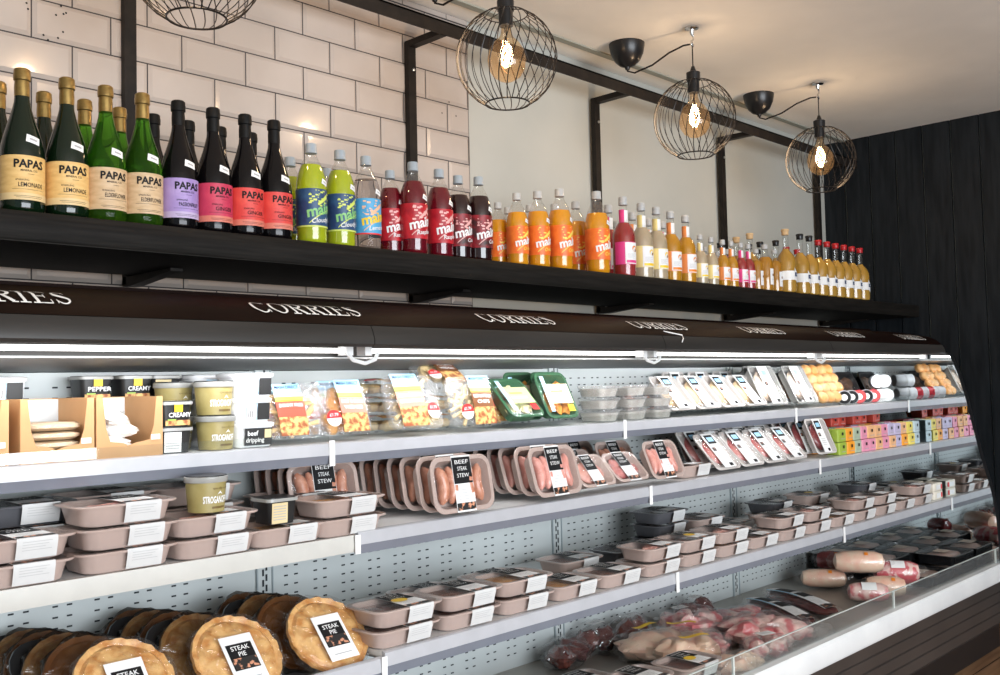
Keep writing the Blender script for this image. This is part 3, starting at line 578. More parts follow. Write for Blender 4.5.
def golden(capm):
    r = empty('golden_bottle'); m = MB(); m.lathe(cutprof(PG, .176), mat('golden_drink', (0.62, 0.35, 0.06), 0.07, coat=0.8, trans=0.35, c2=(0.55, 0.30, 0.04)), 22); m.build('drink', r)
    m = MB(); m.lathe([(interp(PG, .176), .176)]+[(a, z) for a, z in PG if z > .176], GLASS, 18, cap0=False, cap1=False); m.build('bottle_neck', r)
    m = MB(); m.lathe([(.0135, .232), (.0142, .233), (.0142, .247), (.0160, .248), (.0160, .253), (.014, .256)], capm, 16); m.build('cap', r)
    f = lathe_map(PG); m = MB(); m.grid(f, -.050, .045, .050, .086, WHITE, .0006, 16, 1)
    m.add([f(u, v, .0009) for u, v in ((.008, .100), (.026, .082), (.044, .072), (.044, .028), (.030, .040), (.008, .052))], [(0, 1, 4, 5), (1, 2, 3, 4)], WHITE)
    m.grid(f, .010, .040, .064, .080, NAVY, .0016, 6, 1); m.text(f, 'GIN', .010, .026, .072, WHITE, .0020, bold=.02); m.build('bottle_label', r); return r
cork = mat('cork_stopper', (0.62, 0.42, 0.22), 0.6); capr = mat('red_wax_cap', (0.42, 0.01, 0.015), 0.35)
GG = 'large golden bottles with white and navy labels'; KG = {'c': Kind(golden(cork), 'bottle', GG), 'b': Kind(golden(BLACKP), 'bottle', GG), 'r': Kind(golden(capr), 'bottle', GG)}
NTH = 'a golden red capped bottle in the front row, {} from the dark boards'
for k, X, Y, s, lb in (('c', 3.885, 2.04, 1.0, 'golden bottle with a cork stopper, leftmost of the front row'), ('b', 4.017, 2.04, .97, 'golden bottle with a black cap in front, beside the corked one'), ('b', 4.105, 2.04, .97, 'golden bottle with a black cap, right beside the first red cap'),
        ('r', 4.192, 2.04, .99, 'golden red capped bottle right beside the black capped ones')) + tuple(('r', 4.279+.0875*i, 2.04, .99, NTH.format(('fifth', 'fourth', 'third', 'second', 'first')[i])) for i in range(5)) + (('c', 3.83, 2.18, .98, 'golden bottle with cork stopper behind the front corked one'), ('c', 3.92, 2.30, 1.0, 'golden corked bottle furthest back in its group'),
        ('b', 3.78, 2.30, .86, 'shorter golden black capped bottle behind the honey bottles'), ('b', 4.06, 2.18, .94, 'golden black capped bottle behind, right of the corked one'), ('r', 4.16, 2.18, .92, 'golden red capped bottle behind the front black capped one'),
        ('b', 4.03, 2.30, .92, 'golden black capped bottle deep behind the corked ones'), ('b', 4.15, 2.31, 1.0, 'golden black capped bottle at the very back of the group'), ('r', 4.30, 2.2, .93, 'golden red capped bottle low behind the front red caps')):
    KG[k].place((X, Y, SZ), (0, 0, -.45+random.uniform(-.08, .08)), lb, scale=(s*1.06, s*1.06, s*(1.09 if k != 'r' else 1.02)))

# ---------------- food trays with a cardboard sleeve
TW, TD, TH = .190, .132, .038
fmince = mat('cooked_mince', (0.24, 0.09, 0.05), 0.5, c2=(0.12, 0.04, 0.02), scale=70, bump=0.6); fpink = mat('pale_pink_meat', (0.72, 0.40, 0.33), 0.35, c2=(0.60, 0.24, 0.19), scale=30, bump=0.3)
fred = mat('red_meat', (0.42, 0.05, 0.05), 0.3, c2=(0.62, 0.28, 0.25), scale=22, bump=0.3, coat=0.4); fsau = mat('sausage_brown_pink', (0.62, 0.30, 0.20), 0.35, c2=(0.48, 0.18, 0.10), scale=60, coat=0.4)
fsaup = mat('sausage_pink', (0.76, 0.38, 0.32), 0.3, c2=(0.66, 0.27, 0.22), scale=50, coat=0.4); fgrey = mat('pale_fish_grey', (0.66, 0.60, 0.54), 0.4, c2=(0.52, 0.44, 0.38), scale=30)
fgold = mat('golden_crust', (0.70, 0.38, 0.12), 0.45, c2=(0.48, 0.20, 0.05), scale=26, bump=0.4); fdark = mat('dark_gravy', (0.09, 0.03, 0.02), 0.15, coat=0.7, c2=(0.16, 0.05, 0.03), scale=14)
def tray_mesh(w, d, h, tm, rim=.009, taper=.009, rr=.028):
    m = MB(); r0 = rr*.8; W0, D0 = w-2*rim-2*taper, d-2*rim-2*taper
    m.loft([rrect(W0*.94, D0*.94, r0, 0), rrect(W0, D0, r0, .003), rrect(w-2*rim-.004, d-2*rim-.004, rr-.004, h-.006), rrect(w-2*rim, d-2*rim, rr-.004, h-.003), rrect(w-.002, d-.002, rr+.002, h-.004), rrect(w, d, rr+.002, h-.0015), rrect(w-.002, d-.002, rr+.002, h),
            rrect(w-2*rim-.003, d-2*rim-.003, rr-.004, h), rrect(w-2*rim-.007, d-2*rim-.007, rr-.006, h-.006), rrect(W0-.004, D0-.004, r0, .006)], tm)
    return m
def sleeve(r, w, d, h, cx, sw, spot=None, flap=None, style='ready', fcol=None, bulge=.0008):
    """cardboard band running front to back over the lid, folded down over the front"""
    flap = flap or h*.92; fcol = fcol or mat('flap_paper', (0.64, 0.64, 0.63), 0.6)
    def f(u, v, off=0):
        if v < 0: k = -v/flap; return (cx+u, -d/2-.0018-off+.010*k*k+.002*math.sin(k*3), h+.001-.0+v)
        t = v/d; return (cx+u, -d/2+v, h+.0016+bulge*math.sin(PI*t)+off)
    m = MB(); m.grid(f, -sw/2, sw/2, -flap, 0, fcol, 0, 1, 5); m.grid(f, -sw/2, sw/2, 0, d, WHITE, 0, 1, 10)
    m.grid(f, sw/2*-.96, sw/2*.96, d*.50, d*.97, INK, .0006, 1, 6)
    for k, wd in enumerate((.7, .5, .62)): m.text(f, ('BEEF', 'STEAK', 'STEW')[k], .013, 0, d*(.88-.12*k), WHITE, .0010, width=sw*wd)
    m.grid(f, -sw/2*.96, sw/2*.96, d*.03, d*.16, DARKPIC, .0006, 1, 3)
    for k in range(4): m.grid(f, -sw*.35, sw*(.35-.1*(k % 2)), d*(.22+.055*k), d*(.228+.055*k), GREYINK, .0006, 1, 1)
    for k in range(4): m.grid(f, -sw*.36, sw*(.36-.08*(k % 3)), -flap*(.20+.13*k), -flap*(.17+.13*k), mat('print_pale_grey', (0.48, 0.48, 0.48), 0.5), .0005, 1, 1)
    m.build('cardboard_sleeve', r)
    if spot:
        m = MB(); c = d*.48; m.add([f(-sw*.18+.020*math.cos(a*PI/8), c+.016*math.sin(a*PI/8), .0016) for a in range(16)], [tuple(range(16))], spot); m.build('round_sticker', r)
def film_lid(r, w, d, h, m_=None, bulge=.0008):
    m = MB(); m.loft([rrect(w-.004, d-.004, .024, h+.0005), rrect(w-.03, d-.03, .020, h+.0008+bulge*.5), rrect(w*.5, d*.5, .018, h+.001+bulge)], m_ or FILM, cap0=False); m.build('film_lid', r)
def food_blobs(r, w, d, h, fm, kind):
    m = MB(); iw, id_ = w-.046, d-.046
    if kind == 'sausage':
        n = 5
        for k in range(n):
            x = -iw/2+iw*(k+.5)/n; pts = [(x+.012*(math.sin(t*PI)-.5)*(1 if k < 2 else -1), -id_/2+id_*t, h-.012+.002*math.sin(k*3)) for t in [i/8 for i in range(9)]]
            m.tube(pts, [.004, .0125, .0145, .015, .0148, .015, .0145, .0125, .004], fm, 10)
    elif kind == 'slab':
        m.blob((0, 0, h-.016), (iw/2, id_/2, .015), fm, .08, 2, seed=3)
    elif kind == 'lumps':
        for k in range(7): m.blob((random.uniform(-iw, iw)*.33, random.uniform(-id_, id_)*.33, h-.016), (.030, .024, .014), fm, .15, 2, seed=k, nu=12, nv=8)
    else: m.loft([rrect(iw, id_, .02, .008), rrect(w-.032, d-.032, .02, h-.010), rrect(w-.06, d-.06, .02, h-.008)], fm)
    m.build({'sausage': 'sausages', 'slab': 'meat_slab', 'lumps': 'meat_pieces'}.get(kind, 'filling'), r)
def food_tray(name, fm, kind='flat', spot=None, cx=.022, sw=.066, w=TW, d=TD, h=TH, tm=None, label=True, fcol=None, flap=None):
    r = empty(name); tray_mesh(w, d, h, tm or TRAYP).build('tray', r); food_blobs(r, w, d, h, fm, kind); film_lid(r, w, d, h)
    if label: sleeve(r, w, d, h, cx, sw, spot, fcol=fcol, flap=flap)
    return r
GT = 'ready meal trays stacked on the chiller shelves'
KT = {'mince': Kind(food_tray('ready_meal_tray', fmince), 'food tray', GT), 'grey': Kind(food_tray('ready_meal_tray', fgrey), 'food tray', GT), 'pink': Kind(food_tray('ready_meal_tray', fpink, 'lumps'), 'food tray', GT),
      'spot': Kind(food_tray('ready_meal_tray', fdark, spot=YELLOW), 'food tray', GT), 'gold': Kind(food_tray('ready_meal_tray', fgold), 'food tray', GT), 'dark': Kind(food_tray('ready_meal_tray', fdark, tm=mat('dark_tray_plastic', (0.10, 0.10, 0.11), 0.3, coat=.3)), 'food tray', GT)}
FOODW = {'mince': 'brown filling', 'grey': 'pale filling', 'pink': 'pale pink meat', 'spot': 'yellow round sticker', 'gold': 'golden filling', 'dark': 'dark plastic tray'}
LEV = {1: ('single',), 2: ('bottom', 'top'), 3: ('bottom', 'middle', 'top')}
def stack(kinds, X, Y, z, where, yaw=0.0, pitch=TH-.0012, jit=.006):
    for i, k in enumerate(kinds):
        lv = LEV[len(kinds)][i]
        KT[k].place((X+(random.uniform(-jit, jit) if i else 0), Y+(random.uniform(-jit, jit)*.6 if i else 0), z+.0012+i*(pitch+.004)), (0, 0, yaw+random.uniform(-.03, .03)), (f'food tray, {FOODW[k]}, {lv} of stack {where}' if len(kinds) > 1 else f'single food tray, {FOODW[k]}, {where}'))
# second shelf, left: stacks of flat trays
F2 = Y2-.006+TD/2
for px, ks, wh in ((16, ('mince', 'mince'), 'at far left of second shelf'), (127, ('grey', 'grey', 'pink'), 'at left of second shelf'), (216, ('grey', 'pink'), 'under the gold tub'), (288, ('gold',), 'under the square black tub on second shelf'), (350, ('grey', 'gold'), 'beside the upright sausage packs')):
    d_ = rayd(px, 560); X = X_at(px, 560, Y2+.02)
    stack(ks, X, F2, S2L, wh)
for px, Y, ks, wh in ((28, 1.87, ('mince', 'mince', 'dark'), 'behind at far left'), (112, 1.915, ('mince', 'dark', 'mince'), 'at back left of second shelf'), (205, 1.90, ('mince', 'grey', 'pink'), 'at back, behind the gold tub'), (300, 1.90, ('mince', 'mince'), 'at back, behind the square black tub')):
    stack(ks, X_at(px, 520, Y-.05), Y, S2L, wh)
# third shelf: trays two high along the front
F3 = Y3-.006+TD/2; x = 1.355; seq = [('mince', 'spot'), ('mince', 'mince'), ('mince', 'gold'), ('gold',), ('mince',), ('grey', 'pink'), ('grey', 'spot'), ('gold', 'pink'), ('mince',), ('grey', 'mince'), ('mince', 'pink'), ('gold',), ('grey', 'pink'), ('mince', 'mince'), ('grey',), ('mince', 'pink')]
WH3 = ['beside the pies on third shelf', 'second from the pies on third shelf', 'third from the pies on third shelf', 'fourth from the pies on third shelf', 'fifth from the pies on third shelf', 'just left of the middle rail clip', 'just right of the middle rail clip', 'second right of the middle rail clip',
       'third right of the middle rail clip', 'fourth right of the middle rail clip', 'fifth right of the middle rail clip', 'sixth right of the middle rail clip', 'seventh right of the middle rail clip', 'eighth right of the middle rail clip', 'third shelf, two before the cheese', 'third shelf, beside the cheese']
for i, ks in enumerate(seq):
    stack(ks, x, F3, S3, WH3[i], yaw=-.02); x += .1885
for i, (X, Y, ks) in enumerate(((1.62, 1.85, ('mince',)), (1.86, 1.85, ('grey',)), (2.18, 1.86, ('mince',)), (2.40, 1.84, ('dark',)), (2.66, 1.88, ('dark', 'dark', 'dark')), (2.86, 1.86, ('mince', 'mince')), (3.06, 1.86, ('grey',)), (3.36, 1.87, ('grey', 'dark')), (3.66, 1.87, ('mince', 'spot')), (3.90, 1.88, ('mince',)), (4.12, 1.87, ('grey', 'dark')), (4.33, 1.9, ('spot',)))):
    stack(ks, X, Y, S3, f'in third shelf back row, {ORD[i]} from left')
# upright packs
def stand(K_, X, Y, z, th, yaw, lb, d=TD, h=TH, scale=1.0):
    """tip a flat pack up onto its front edge; (X, Y) is the foot of the pack"""
    back = d/2*math.cos(th)*scale+h*math.sin(th)*scale
    K_.place((X-math.sin(yaw)*back*1.0, Y+math.cos(yaw)*back, z+d/2*math.sin(th)*scale+.0040), (th, 0, yaw), lb, scale=scale)
GSP = 'sausage packs standing upright on the second shelf'
KU = {'saub': Kind(food_tray('sausage_pack', fsau, 'sausage', cx=0, sw=.060, flap=.02), 'meat pack', GSP), 'saup': Kind(food_tray('sausage_pack', fsaup, 'sausage', cx=0, sw=.060, flap=.02), 'meat pack', GSP), 'min': Kind(food_tray('mince_pack', fred, 'lumps', cx=0, sw=.066, flap=.02), 'meat pack', GSP),
      'chop': Kind(food_tray('chop_pack', fpink, 'slab', cx=0, sw=.060, flap=.02), 'meat pack', GSP)}
def rowdeep(k, X, Y, n, dy, th, wh, first, dx=0.0):
    for i in range(n):
        stand(KU[k], X+dx*i+random.uniform(-.003, .003), Y+dy*i, S2, th+random.uniform(-.02, .03), random.uniform(-.04, .04), (first if i == 0 else f'upright pack {ORD[i]} from the front in the row {wh}'))
T80 = math.radians(78)
rowdeep('saub', 1.318, 1.832, 4, .046, T80, 'behind the stack beside the shelf joint', 'upright brown sausage pack partly hidden by the flat trays')
rowdeep('saub', 1.588, 1.664, 7, .050, T80, 'of brown sausages left of centre', 'front brown sausage pack standing upright, left of centre on second shelf', dx=-.002)
rowdeep('saup', 1.935, 1.670, 6, .050, math.radians(72), 'of pink sausages in the middle', 'front pink sausage pack standing upright with black and white label')
for X, Y, k, th, lb in ((2.105, 1.672, 'chop', 50, 'reclining meat pack right of the front pink sausages'), (2.265, 1.675, 'min', 46, 'reclining red mince pack in the middle of second shelf'), (2.435, 1.672, 'saup', 66, 'big upright pink sausage pack just left of the flat tray'), (2.19, 1.80, 'chop', 58, 'meat pack leaning behind the reclining ones, left'), (2.38, 1.80, 'saub', 62, 'meat pack leaning behind the reclining ones, right'), (2.31, 1.90, 'saub', 66, 'meat pack at the back behind the reclining mince pack')):
    stand(KU[k], X, Y, S2, math.radians(th), 0, lb, scale=.80 if X < 2.3 else .90)
stack(('mince',), 2.635, F2+.02, S2, 'between the sausage packs and the white label packs')
stack(('dark',), 2.62, 1.93, S2, 'at back left of the white label packs')
# white label packs shingled side by side
WP = mat('white_tray_plastic', (0.62, 0.58, 0.55), 0.3, coat=.3)
def wlabel_pack(name, fm, w=.15, d=.15, h=.032, tm=WP, kind='slab', frac=.62, pic=INK):
    r = empty(name); tray_mesh(w, d, h, tm, rim=.007, taper=.008, rr=.018).build('tray', r); food_blobs(r, w, d, h+.004, fm, kind); film_lid(r, w, d, h, bulge=.003)
    f = flat_map((0, 0, h+.005), (1, 0, 0), (0, 1, 0)); m = MB(); s = w*frac/2; m.grid(f, -s, s, -d*.47, d*.47, WHITE, 0, 1, 1); m.grid(f, -s*.7, s*.7, d*.18, d*.42, pic, .0006, 1, 1); m.grid(f, -s*.5, s*.5, d*.24, d*.36, SKYB, .0010, 1, 1)
    m.grid(f, -s*.8, -s*.2, -d*.02, d*.08, DARKPIC, .0006, 1, 1); m.grid(f, s*.1, s*.7, -d*.44, -d*.36, INK, .0006, 1, 1)
    for k in range(4): m.grid(f, -s*.6, s*.5, -d*(.1+.055*k), -d*(.09+.055*k), GREYINK, .0006, 1, 1)
    m.build('paper_label', r); return r
KW = Kind(wlabel_pack('white_label_pack', fred, h=.016, frac=.46), 'meat pack', 'white label packs shingled on the second shelf')
for r_, (Y, th, xs) in enumerate(((1.690, 48, (2.80, 2.955, 3.11, 3.265)), (1.728, 50, (2.875, 3.03, 3.185)), (1.768, 54, (2.80, 2.955, 3.11, 3.265)), (1.84, 66, (2.86, 3.02, 3.18)))):
    for i, X in enumerate(xs): stand(KW, X, Y, S2, math.radians(th), 0, f'white label meat pack, {ORD[i]} from left in the {("front", "second", "third", "back")[r_]} leaning row, second shelf', .15, .016)
KD = Kind(wlabel_pack('dark_meat_pack', mat('dark_red_meat', (0.10, 0.012, 0.015), 0.3, coat=.4, c2=(0.2, .03, .03), scale=20), w=.16, d=.16, frac=.36), 'meat pack', 'dark red meat packs leaning on the second shelf')
for i, X in enumerate((3.46, 3.485, 3.515)):
    stand(KD, X, (1.81, 1.757, 1.700)[i], S2, math.radians(66), math.radians(-4), ['dark red meat pack leaning on second shelf, left of three', 'dark red meat pack leaning on second shelf, middle of three', 'front dark red meat pack with small white label, beside coloured boxes'][i], .16, .032, .90)

# ---------------- coloured sleeve boxes
def cbox(c, pot):
    r = empty('small_boxed_pot'); w, d, h = .046, .085, .036
    m = MB(); m.loft([rrect(w*.84, d*.8, .010, 0), rrect(w, d, .012, h-.003), rrect(w, d, .012, h)], pot); m.build('pot', r)
    m = MB(); m.loft([rrect(w+.004, d*.62, .005, .0008, cy=-.018), rrect(w+.006, d*.62, .005, h*.9, cy=-.018), rrect(w+.002, d*.60, .005, h+.002, cy=-.018)], c)
    f = flat_map((0, -.018-d*.31-.0014, h*.5), (1, 0, 0), (0, 0, 1)); m.grid(f, -.0045, .0045, .002, .011, INK, .0015, 1, 1); m.grid(f, -.014, .014, -.009, -.0075, GREYINK, .0015, 1, 1); m.build('card_sleeve', r); return r
jelly = mat('amber_jelly_pot', (0.30, 0.07, 0.02), 0.1, coat=.7, trans=.2)
CB = {n: Kind(cbox(mat('card_'+n, c, 0.45), jelly if n in ('orange', 'red', 'lime') else GREYINK), 'box', 'small coloured sleeve boxes on the second shelf') for n, c in (('lime', (.34, .46, .06)), ('orange', (.90, .36, .03)), ('sage', (.42, .50, .36)), ('pink', (.78, .30, .42)), ('peach', (.82, .45, .22)), ('red', (.45, .05, .03)), ('lilac', (.55, .48, .66)), ('pale blue', (.50, .62, .66)), ('yellow', (.82, .66, .12)))}
r1 = ['lime', 'orange', 'sage', 'pink', 'pink', 'peach', 'pink', 'peach', 'lilac', 'orange', 'yellow', 'pale blue', 'pale blue', 'yellow', 'peach', 'lilac']; r2 = ['lime', 'orange', 'sage', 'pink', 'peach', 'peach', 'pink', 'lilac', 'lilac', 'peach', 'yellow', 'pale blue', 'lilac', 'yellow', 'lilac', 'peach']; r3 = [None, 'orange', None, 'red', 'red', None, 'red', None]
for lev, row in enumerate((r1, r2)):
    for i, c in enumerate(row[:12]):
        CB[c].place((3.652+i*.0672, 1.748+(.004 if lev else 0)+random.uniform(-.003, .003), S2+.001+lev*.0500), (0, 0, random.uniform(-.05, .05)), f'{c} sleeve box, {ORD[i]} from left in the {("bottom", "upper")[lev]} front row', scale=(1.28, 1, 1.28))
for i in range(12):
    c = ['orange', 'red', 'sage', 'pink', 'red', 'lilac', 'peach'][i % 7]; CB[c].place((3.652+i*.0672, 1.850, S2+.001), (0, 0, 0), f'{c} sleeve box at back of the coloured boxes, {ORD[i]} from left, low', scale=(1.28, 1, 1.28))
    CB[c].place((3.652+i*.0672, 1.850, S2+.0512), (0, 0, 0), f'{c} sleeve box at back of the coloured boxes, {ORD[i]} from left, second level', scale=(1.28, 1, 1.28))
    if i in (0, 2, 3, 5, 6, 8): CB['orange' if i == 0 else 'red'].place((3.652+i*.0672, 1.842, S2+.1018), (0, 0, 0), f'jelly pot box on top of the coloured boxes, {ORD[i]} from left', scale=(1.28, 1, 1.1))

# ---------------- top shelf, left: carton displays with bread packs
kraft = mat('kraft_carton', (0.60, 0.34, 0.16), 0.7, c2=(0.54, 0.30, 0.13), scale=9); flour = mat('floured_bread', (0.78, 0.64, 0.46), 0.6, c2=(0.70, 0.52, 0.33), scale=18)
def carton():
    r = empty('carton_display_box'); w, d, h, t = .128, .16, .112, .003; m = MB()
    m.box((-w/2, -d/2, 0), (w/2, d/2, t), kraft); m.box((-w/2, d/2-t, t), (w/2, d/2, h), kraft)
    for s in (-1, 1): m.box((min(s*w/2, s*(w/2-t)), -d/2, t), (max(s*w/2, s*(w/2-t)), d/2, h), kraft)
    m.box((-w/2, d/2-t-.0015, t), (w/2, d/2-t-.0005, h-.002), mat('carton_white_inside', (0.72, 0.76, 0.78), 0.6))
    P = [(-w/2, 0), (w/2, 0), (w/2, h), (w/2-.012, h), (w/2-.018, .055), (w/2-.026, .030), (.012, .026), (0, .018), (-.012, .026), (-w/2+.026, .030), (-w/2+.018, .055), (-w/2+.012, h), (-w/2, h)]
    a = [(x, -d/2-.0005, z) for x, z in P]; b = [(x, -d/2+t, z) for x, z in P]; n = len(P)
    fs = [(0, 1, 5, 6), (1, 2, 3, 4), (1, 4, 5), (0, 6, 7), (0, 7, 8), (0, 8, 9), (0, 9, 10), (0, 10, 11, 12)]
    m.add(a, fs, kraft); m.add(b, [tuple(reversed(q)) for q in fs], kraft); m.add(a+b, [(i, n+i, n+(i+1) % n, (i+1) % n) for i in range(n)], kraft)
    m.build('carton', r, smooth=False); m = MB(); f = flat_map((0, -d/2-.001, 0), (1, 0, 0), (0, 0, 1)); m.grid(f, .040, .058, .030, .040, WHITE, .001, 1, 1); m.build('price_tag', r); return r
KCt = Kind(carton(), 'carton', 'carton display boxes on the top shelf')
for X, lb in ((.545, 'kraft carton display box cut by the left edge of the photo'), (.692, 'kraft carton display box with stacked flat breads, the middle one'), (.838, 'kraft carton display box with small bread packs, nearest the black tubs')):
    KCt.place((X+(.002 if X < .8 else -.012), 1.855, S1+.0012), (0, 0, 0), lb)
def bread(fm=flour):
    r = empty('flat_bread_pack'); m = MB(); m.loft([rrect(.085, .11, .03, .001), rrect(.10, .13, .035, .006), rrect(.10, .13, .035, .011), rrect(.085, .11, .03, .015)], fm); m.build('bread', r)
    m = MB(); m.loft([rrect(.088, .113, .03, 0), rrect(.104, .134, .035, .007), rrect(.104, .134, .035, .012), rrect(.088, .113, .03, .016)], BAG); m.build('bag', r); return r
KB = Kind(bread(), 'bread pack', 'flat breads in the carton boxes')
for bx, X in (('left edge', .545), ('middle', .692)):
    for i in range(4): KB.place((X+.004, 1.850, S1+.0055+i*.0165), (0, 0, .06*(i-1)), f'flat bread pack in the {bx} carton, {("lowest", "second lowest", "third lowest", "topmost")[i]}')
def paperpack():
    r = empty('small_paper_pack'); m = MB(); m.blob((0, 0, .02), (.045, .035, .018), mat('white_paper_pack', (0.80, 0.76, 0.70), 0.5, c2=(.85, .84, .82), scale=9), .15, 2.2, seed=4)
    m.grid(flat_map((0, 0, .041), (1, 0, 0), (0, 1, 0)), -.022, .022, -.01, -.007, GREYINK, 0, 1, 1); m.build('wrapper', r); return r
KPP = Kind(paperpack(), 'bread pack', 'small white packs in the carton')
for i, (dx, dy, dz, rx, rz) in enumerate(((-.01, -.03, .002, .3, .1), (.012, -.01, .028, .5, -.3), (-.012, .03, .03, .7, .4), (.014, .035, .0, .2, 0), (0, 0, .052, .8, .6))):
    KPP.place((.826+dx*.8, 1.852+dy*.7, S1+.010+dz*.95), (rx*.5, 0, rz), scale=.72, label= f'small white bread pack in the carton by the tubs, {("front", "second", "third", "rear", "topmost")[i]} one')
# square black tubs
tubblk = mat('tub_black_print', (0.02, 0.02, 0.02), 0.35); goldl = mat('tub_gold_print', (0.36, 0.30, 0.12), 0.4, c2=(0.31, 0.25, 0.09), scale=30); tubclr = mat('tub_translucent', (0.36, 0.36, 0.34), 0.25)
def sqtub(word, side=False, body=tubblk):
    r = empty('square_tub'); w, h = .066, .046; m = MB(); m.loft([rrect(w*.86, w*.86, .010, 0), rrect(w, w, .011, h)], body); m.build('tub', r)
    m = MB(); m.loft([rrect(w+.006, w+.006, .012, h-.003), rrect(w+.006, w+.006, .012, h+.003)], tubclr); m.loft([rrect(w-.002, w-.002, .01, h+.003), rrect(w-.002, w-.002, .01, h+.0045)], BLACKP); m.build('lid', r)
    f = flat_map((0, -w/2-.0006+.003, h*.5), (1, 0, 0), (0, -.06, 1)); m = MB()
    if side: m.grid(f, -.027, .008, -.021, .018, WHITE if side == 'white' else mat('tub_cream_panel', (.72, .58, .32), .45), .0032, 1, 1); [m.grid(f, -.024, .004, -.014+.005*k, -.0125+.005*k, GREYINK, .0042, 1, 1) for k in range(6)]
    else:
        m.text(f, word, .0125, .004, 0, WHITE, .0036, bold=.02, width=.048); m.grid(f, -.008, .010, .006, .021, YELLOW, .0036, 1, 1); m.grid(f, -.026, .026, -.020, -.010, FOODPIC, .0036, 1, 1); m.grid(f, -.022, -.004, -.0105, -.0075, GREENP, .0042, 1, 1)
    m.build('tub_label', r); return r
KQ = {'c': Kind(sqtub('CREAMY'), 'tub', 'square black sauce tubs'), 'p': Kind(sqtub('PEPPER'), 'tub', 'square black sauce tubs'), 'w': Kind(sqtub('', 'white'), 'tub', 'square black sauce tubs'), 'g': Kind(sqtub('', 'cream'), 'tub', 'square black sauce tubs')}
for k, X, Y, z, lb in (('w', .926, 1.818, 0, 'square black tub with pale side panel, lowest beside the cartons'), ('c', .925, 1.818, .051, 'square black tub with yellow square, upper one beside the cartons'), ('p', .845, 1.995, .105, 'square black tub high behind the cartons, leftmost'), ('c', .925, 1.985, .105, 'square black tub high behind the cartons, with yellow square'), ('g', .998, 1.998, .105, 'square black tub high at back, right of the others'),
        ('p', .845, 1.998, .054, 'square black tub in the second level behind the cartons, left'), ('c', .925, 1.990, .054, 'square black tub in the second level behind the cartons, right'), ('p', .845, 2.0, .0, 'square black tub at the bottom behind the cartons, left'), ('g', .925, 1.995, 0, 'square black tub at the bottom behind the cartons, right'), ('g', .998, 2.0, .054, 'square black tub at the back behind the gold tubs, second level'), ('c', .998, 2.0, 0, 'square black tub at the back behind the gold tubs, lowest')):
    KQ[k].place((X, Y, S1+.0012+z), (0, 0, random.uniform(-.05, .05)), lb)
# round gold tubs
RT = [(.032, 0), (.034, .001), (.0385, .060)]
def goldtub():
    r = empty('round_gold_tub'); m = MB(); m.lathe(RT, goldl, 24); m.build('tub', r)
    m = MB(); m.lathe([(.0405, .057), (.0412, .058), (.0412, .067), (.0395, .068)], tubclr, 24); m.lathe([(.0392, .0665), (.0385, .0700)], BLACKP, 24); m.build('lid', r)
    f = lathe_map(RT, R=.036); m = MB(); m.text(f, 'STROGANOFF', .018, -.004, .024, WHITE, .0008, bold=.03, width=.050); m.text(f, 'specially selected', .006, .01, .046, mat('ink_brown', (.16, .10, .03), .5), .0008); m.add([f(.004+x, .034+z, .0008) for x, z in ((-.006, 0), (0, .007), (.006, 0), (0, .003))], [(0, 1, 3), (1, 2, 3)], WHITE); m.grid(f, -.012, .018, .008, .012, mat('ink_brown', (.16, .10, .03), .5), .0008, 6, 1); m.build('tub_label', r); return r
KR = Kind(goldtub(), 'tub', 'round gold stroganoff tubs')
for X, Y, z, lb in ((1.026, 1.818, S1, 'round gold stroganoff tub, lower one on the top shelf'), (1.024, 1.820, S1+.070, 'round gold stroganoff tub, upper one on the top shelf'), (.985, 1.915, S1, 'round gold tub behind the two front gold ones, lower'), (.985, 1.915, S1+.070, 'round gold tub behind the two front gold ones, upper')):
    KR.place((X, Y, z+.0012), (0, 0, .1), lb)
KR.place((X_at(208, 520, 1.715), 1.722, S2L+.0012+2*(TH+.0028)+.0015), (0, 0, .15), 'round gold stroganoff tub standing on the food trays, second shelf')
KQ['g'].place((X_at(276, 528, 1.73), 1.735, S2L+.0012+TH+.0028+.0015), (0, 0, 0), 'square black tub with cream side panel standing on a tray, second shelf', scale=1.05)
# white oval tubs
wplas = mat('white_tub_plastic', (0.84, 0.85, 0.86), 0.35)
def whitetub(style):
    r = empty('white_tub'); w, d, h = .094, .094, .046; m = MB(); m.loft([rrect(w*.90, d*.90, .022, 0), rrect(w, d, .025, h)], wplas); m.build('tub', r)
    m = MB(); m.loft([rrect(w+.006, d+.006, .027, h-.004), rrect(w+.008, d+.008, .027, h+.003), rrect(w, d, .026, h+.005)], wplas); m.build('lid', r)
    f = flat_map((0, -d/2-.0008, h*.5), (1, 0, 0), (0, -.09, 1)); m = MB()
    if style == 'front':
        m.grid(f, -.030, .034, -.019, .017, tubblk, .0015, 1, 1); m.text(f, 'beef', .014, -.012, .006, WHITE, .0022, bold=.02); m.text(f, 'dripping', .013, -.006, -.008, WHITE, .0022, bold=.02); m.grid(f, .016, .032, -.004, .014, mat('tub_cream_panel', (.72, .58, .32), .45), .0022, 1, 1)
    else: m.grid(f, -.020, .004, -.018, .017, SKYB, .0015, 1, 1); m.grid(f, -.018, .002, -.015, .006, WHITE, .0020, 1, 1); [m.grid(f, -.016+.004*k, -.0145+.004*k, -.012, .002, INK, .0026, 1, 1) for k in range(4)]; m.grid(f, .006, .034, -.018, .017, tubblk, .0015, 1, 1)
    m.build('tub_label', r); return r
KV = {'f': Kind(whitetub('front'), 'tub', 'white beef dripping tubs'), 'b': Kind(whitetub('back'), 'tub', 'white beef dripping tubs')}
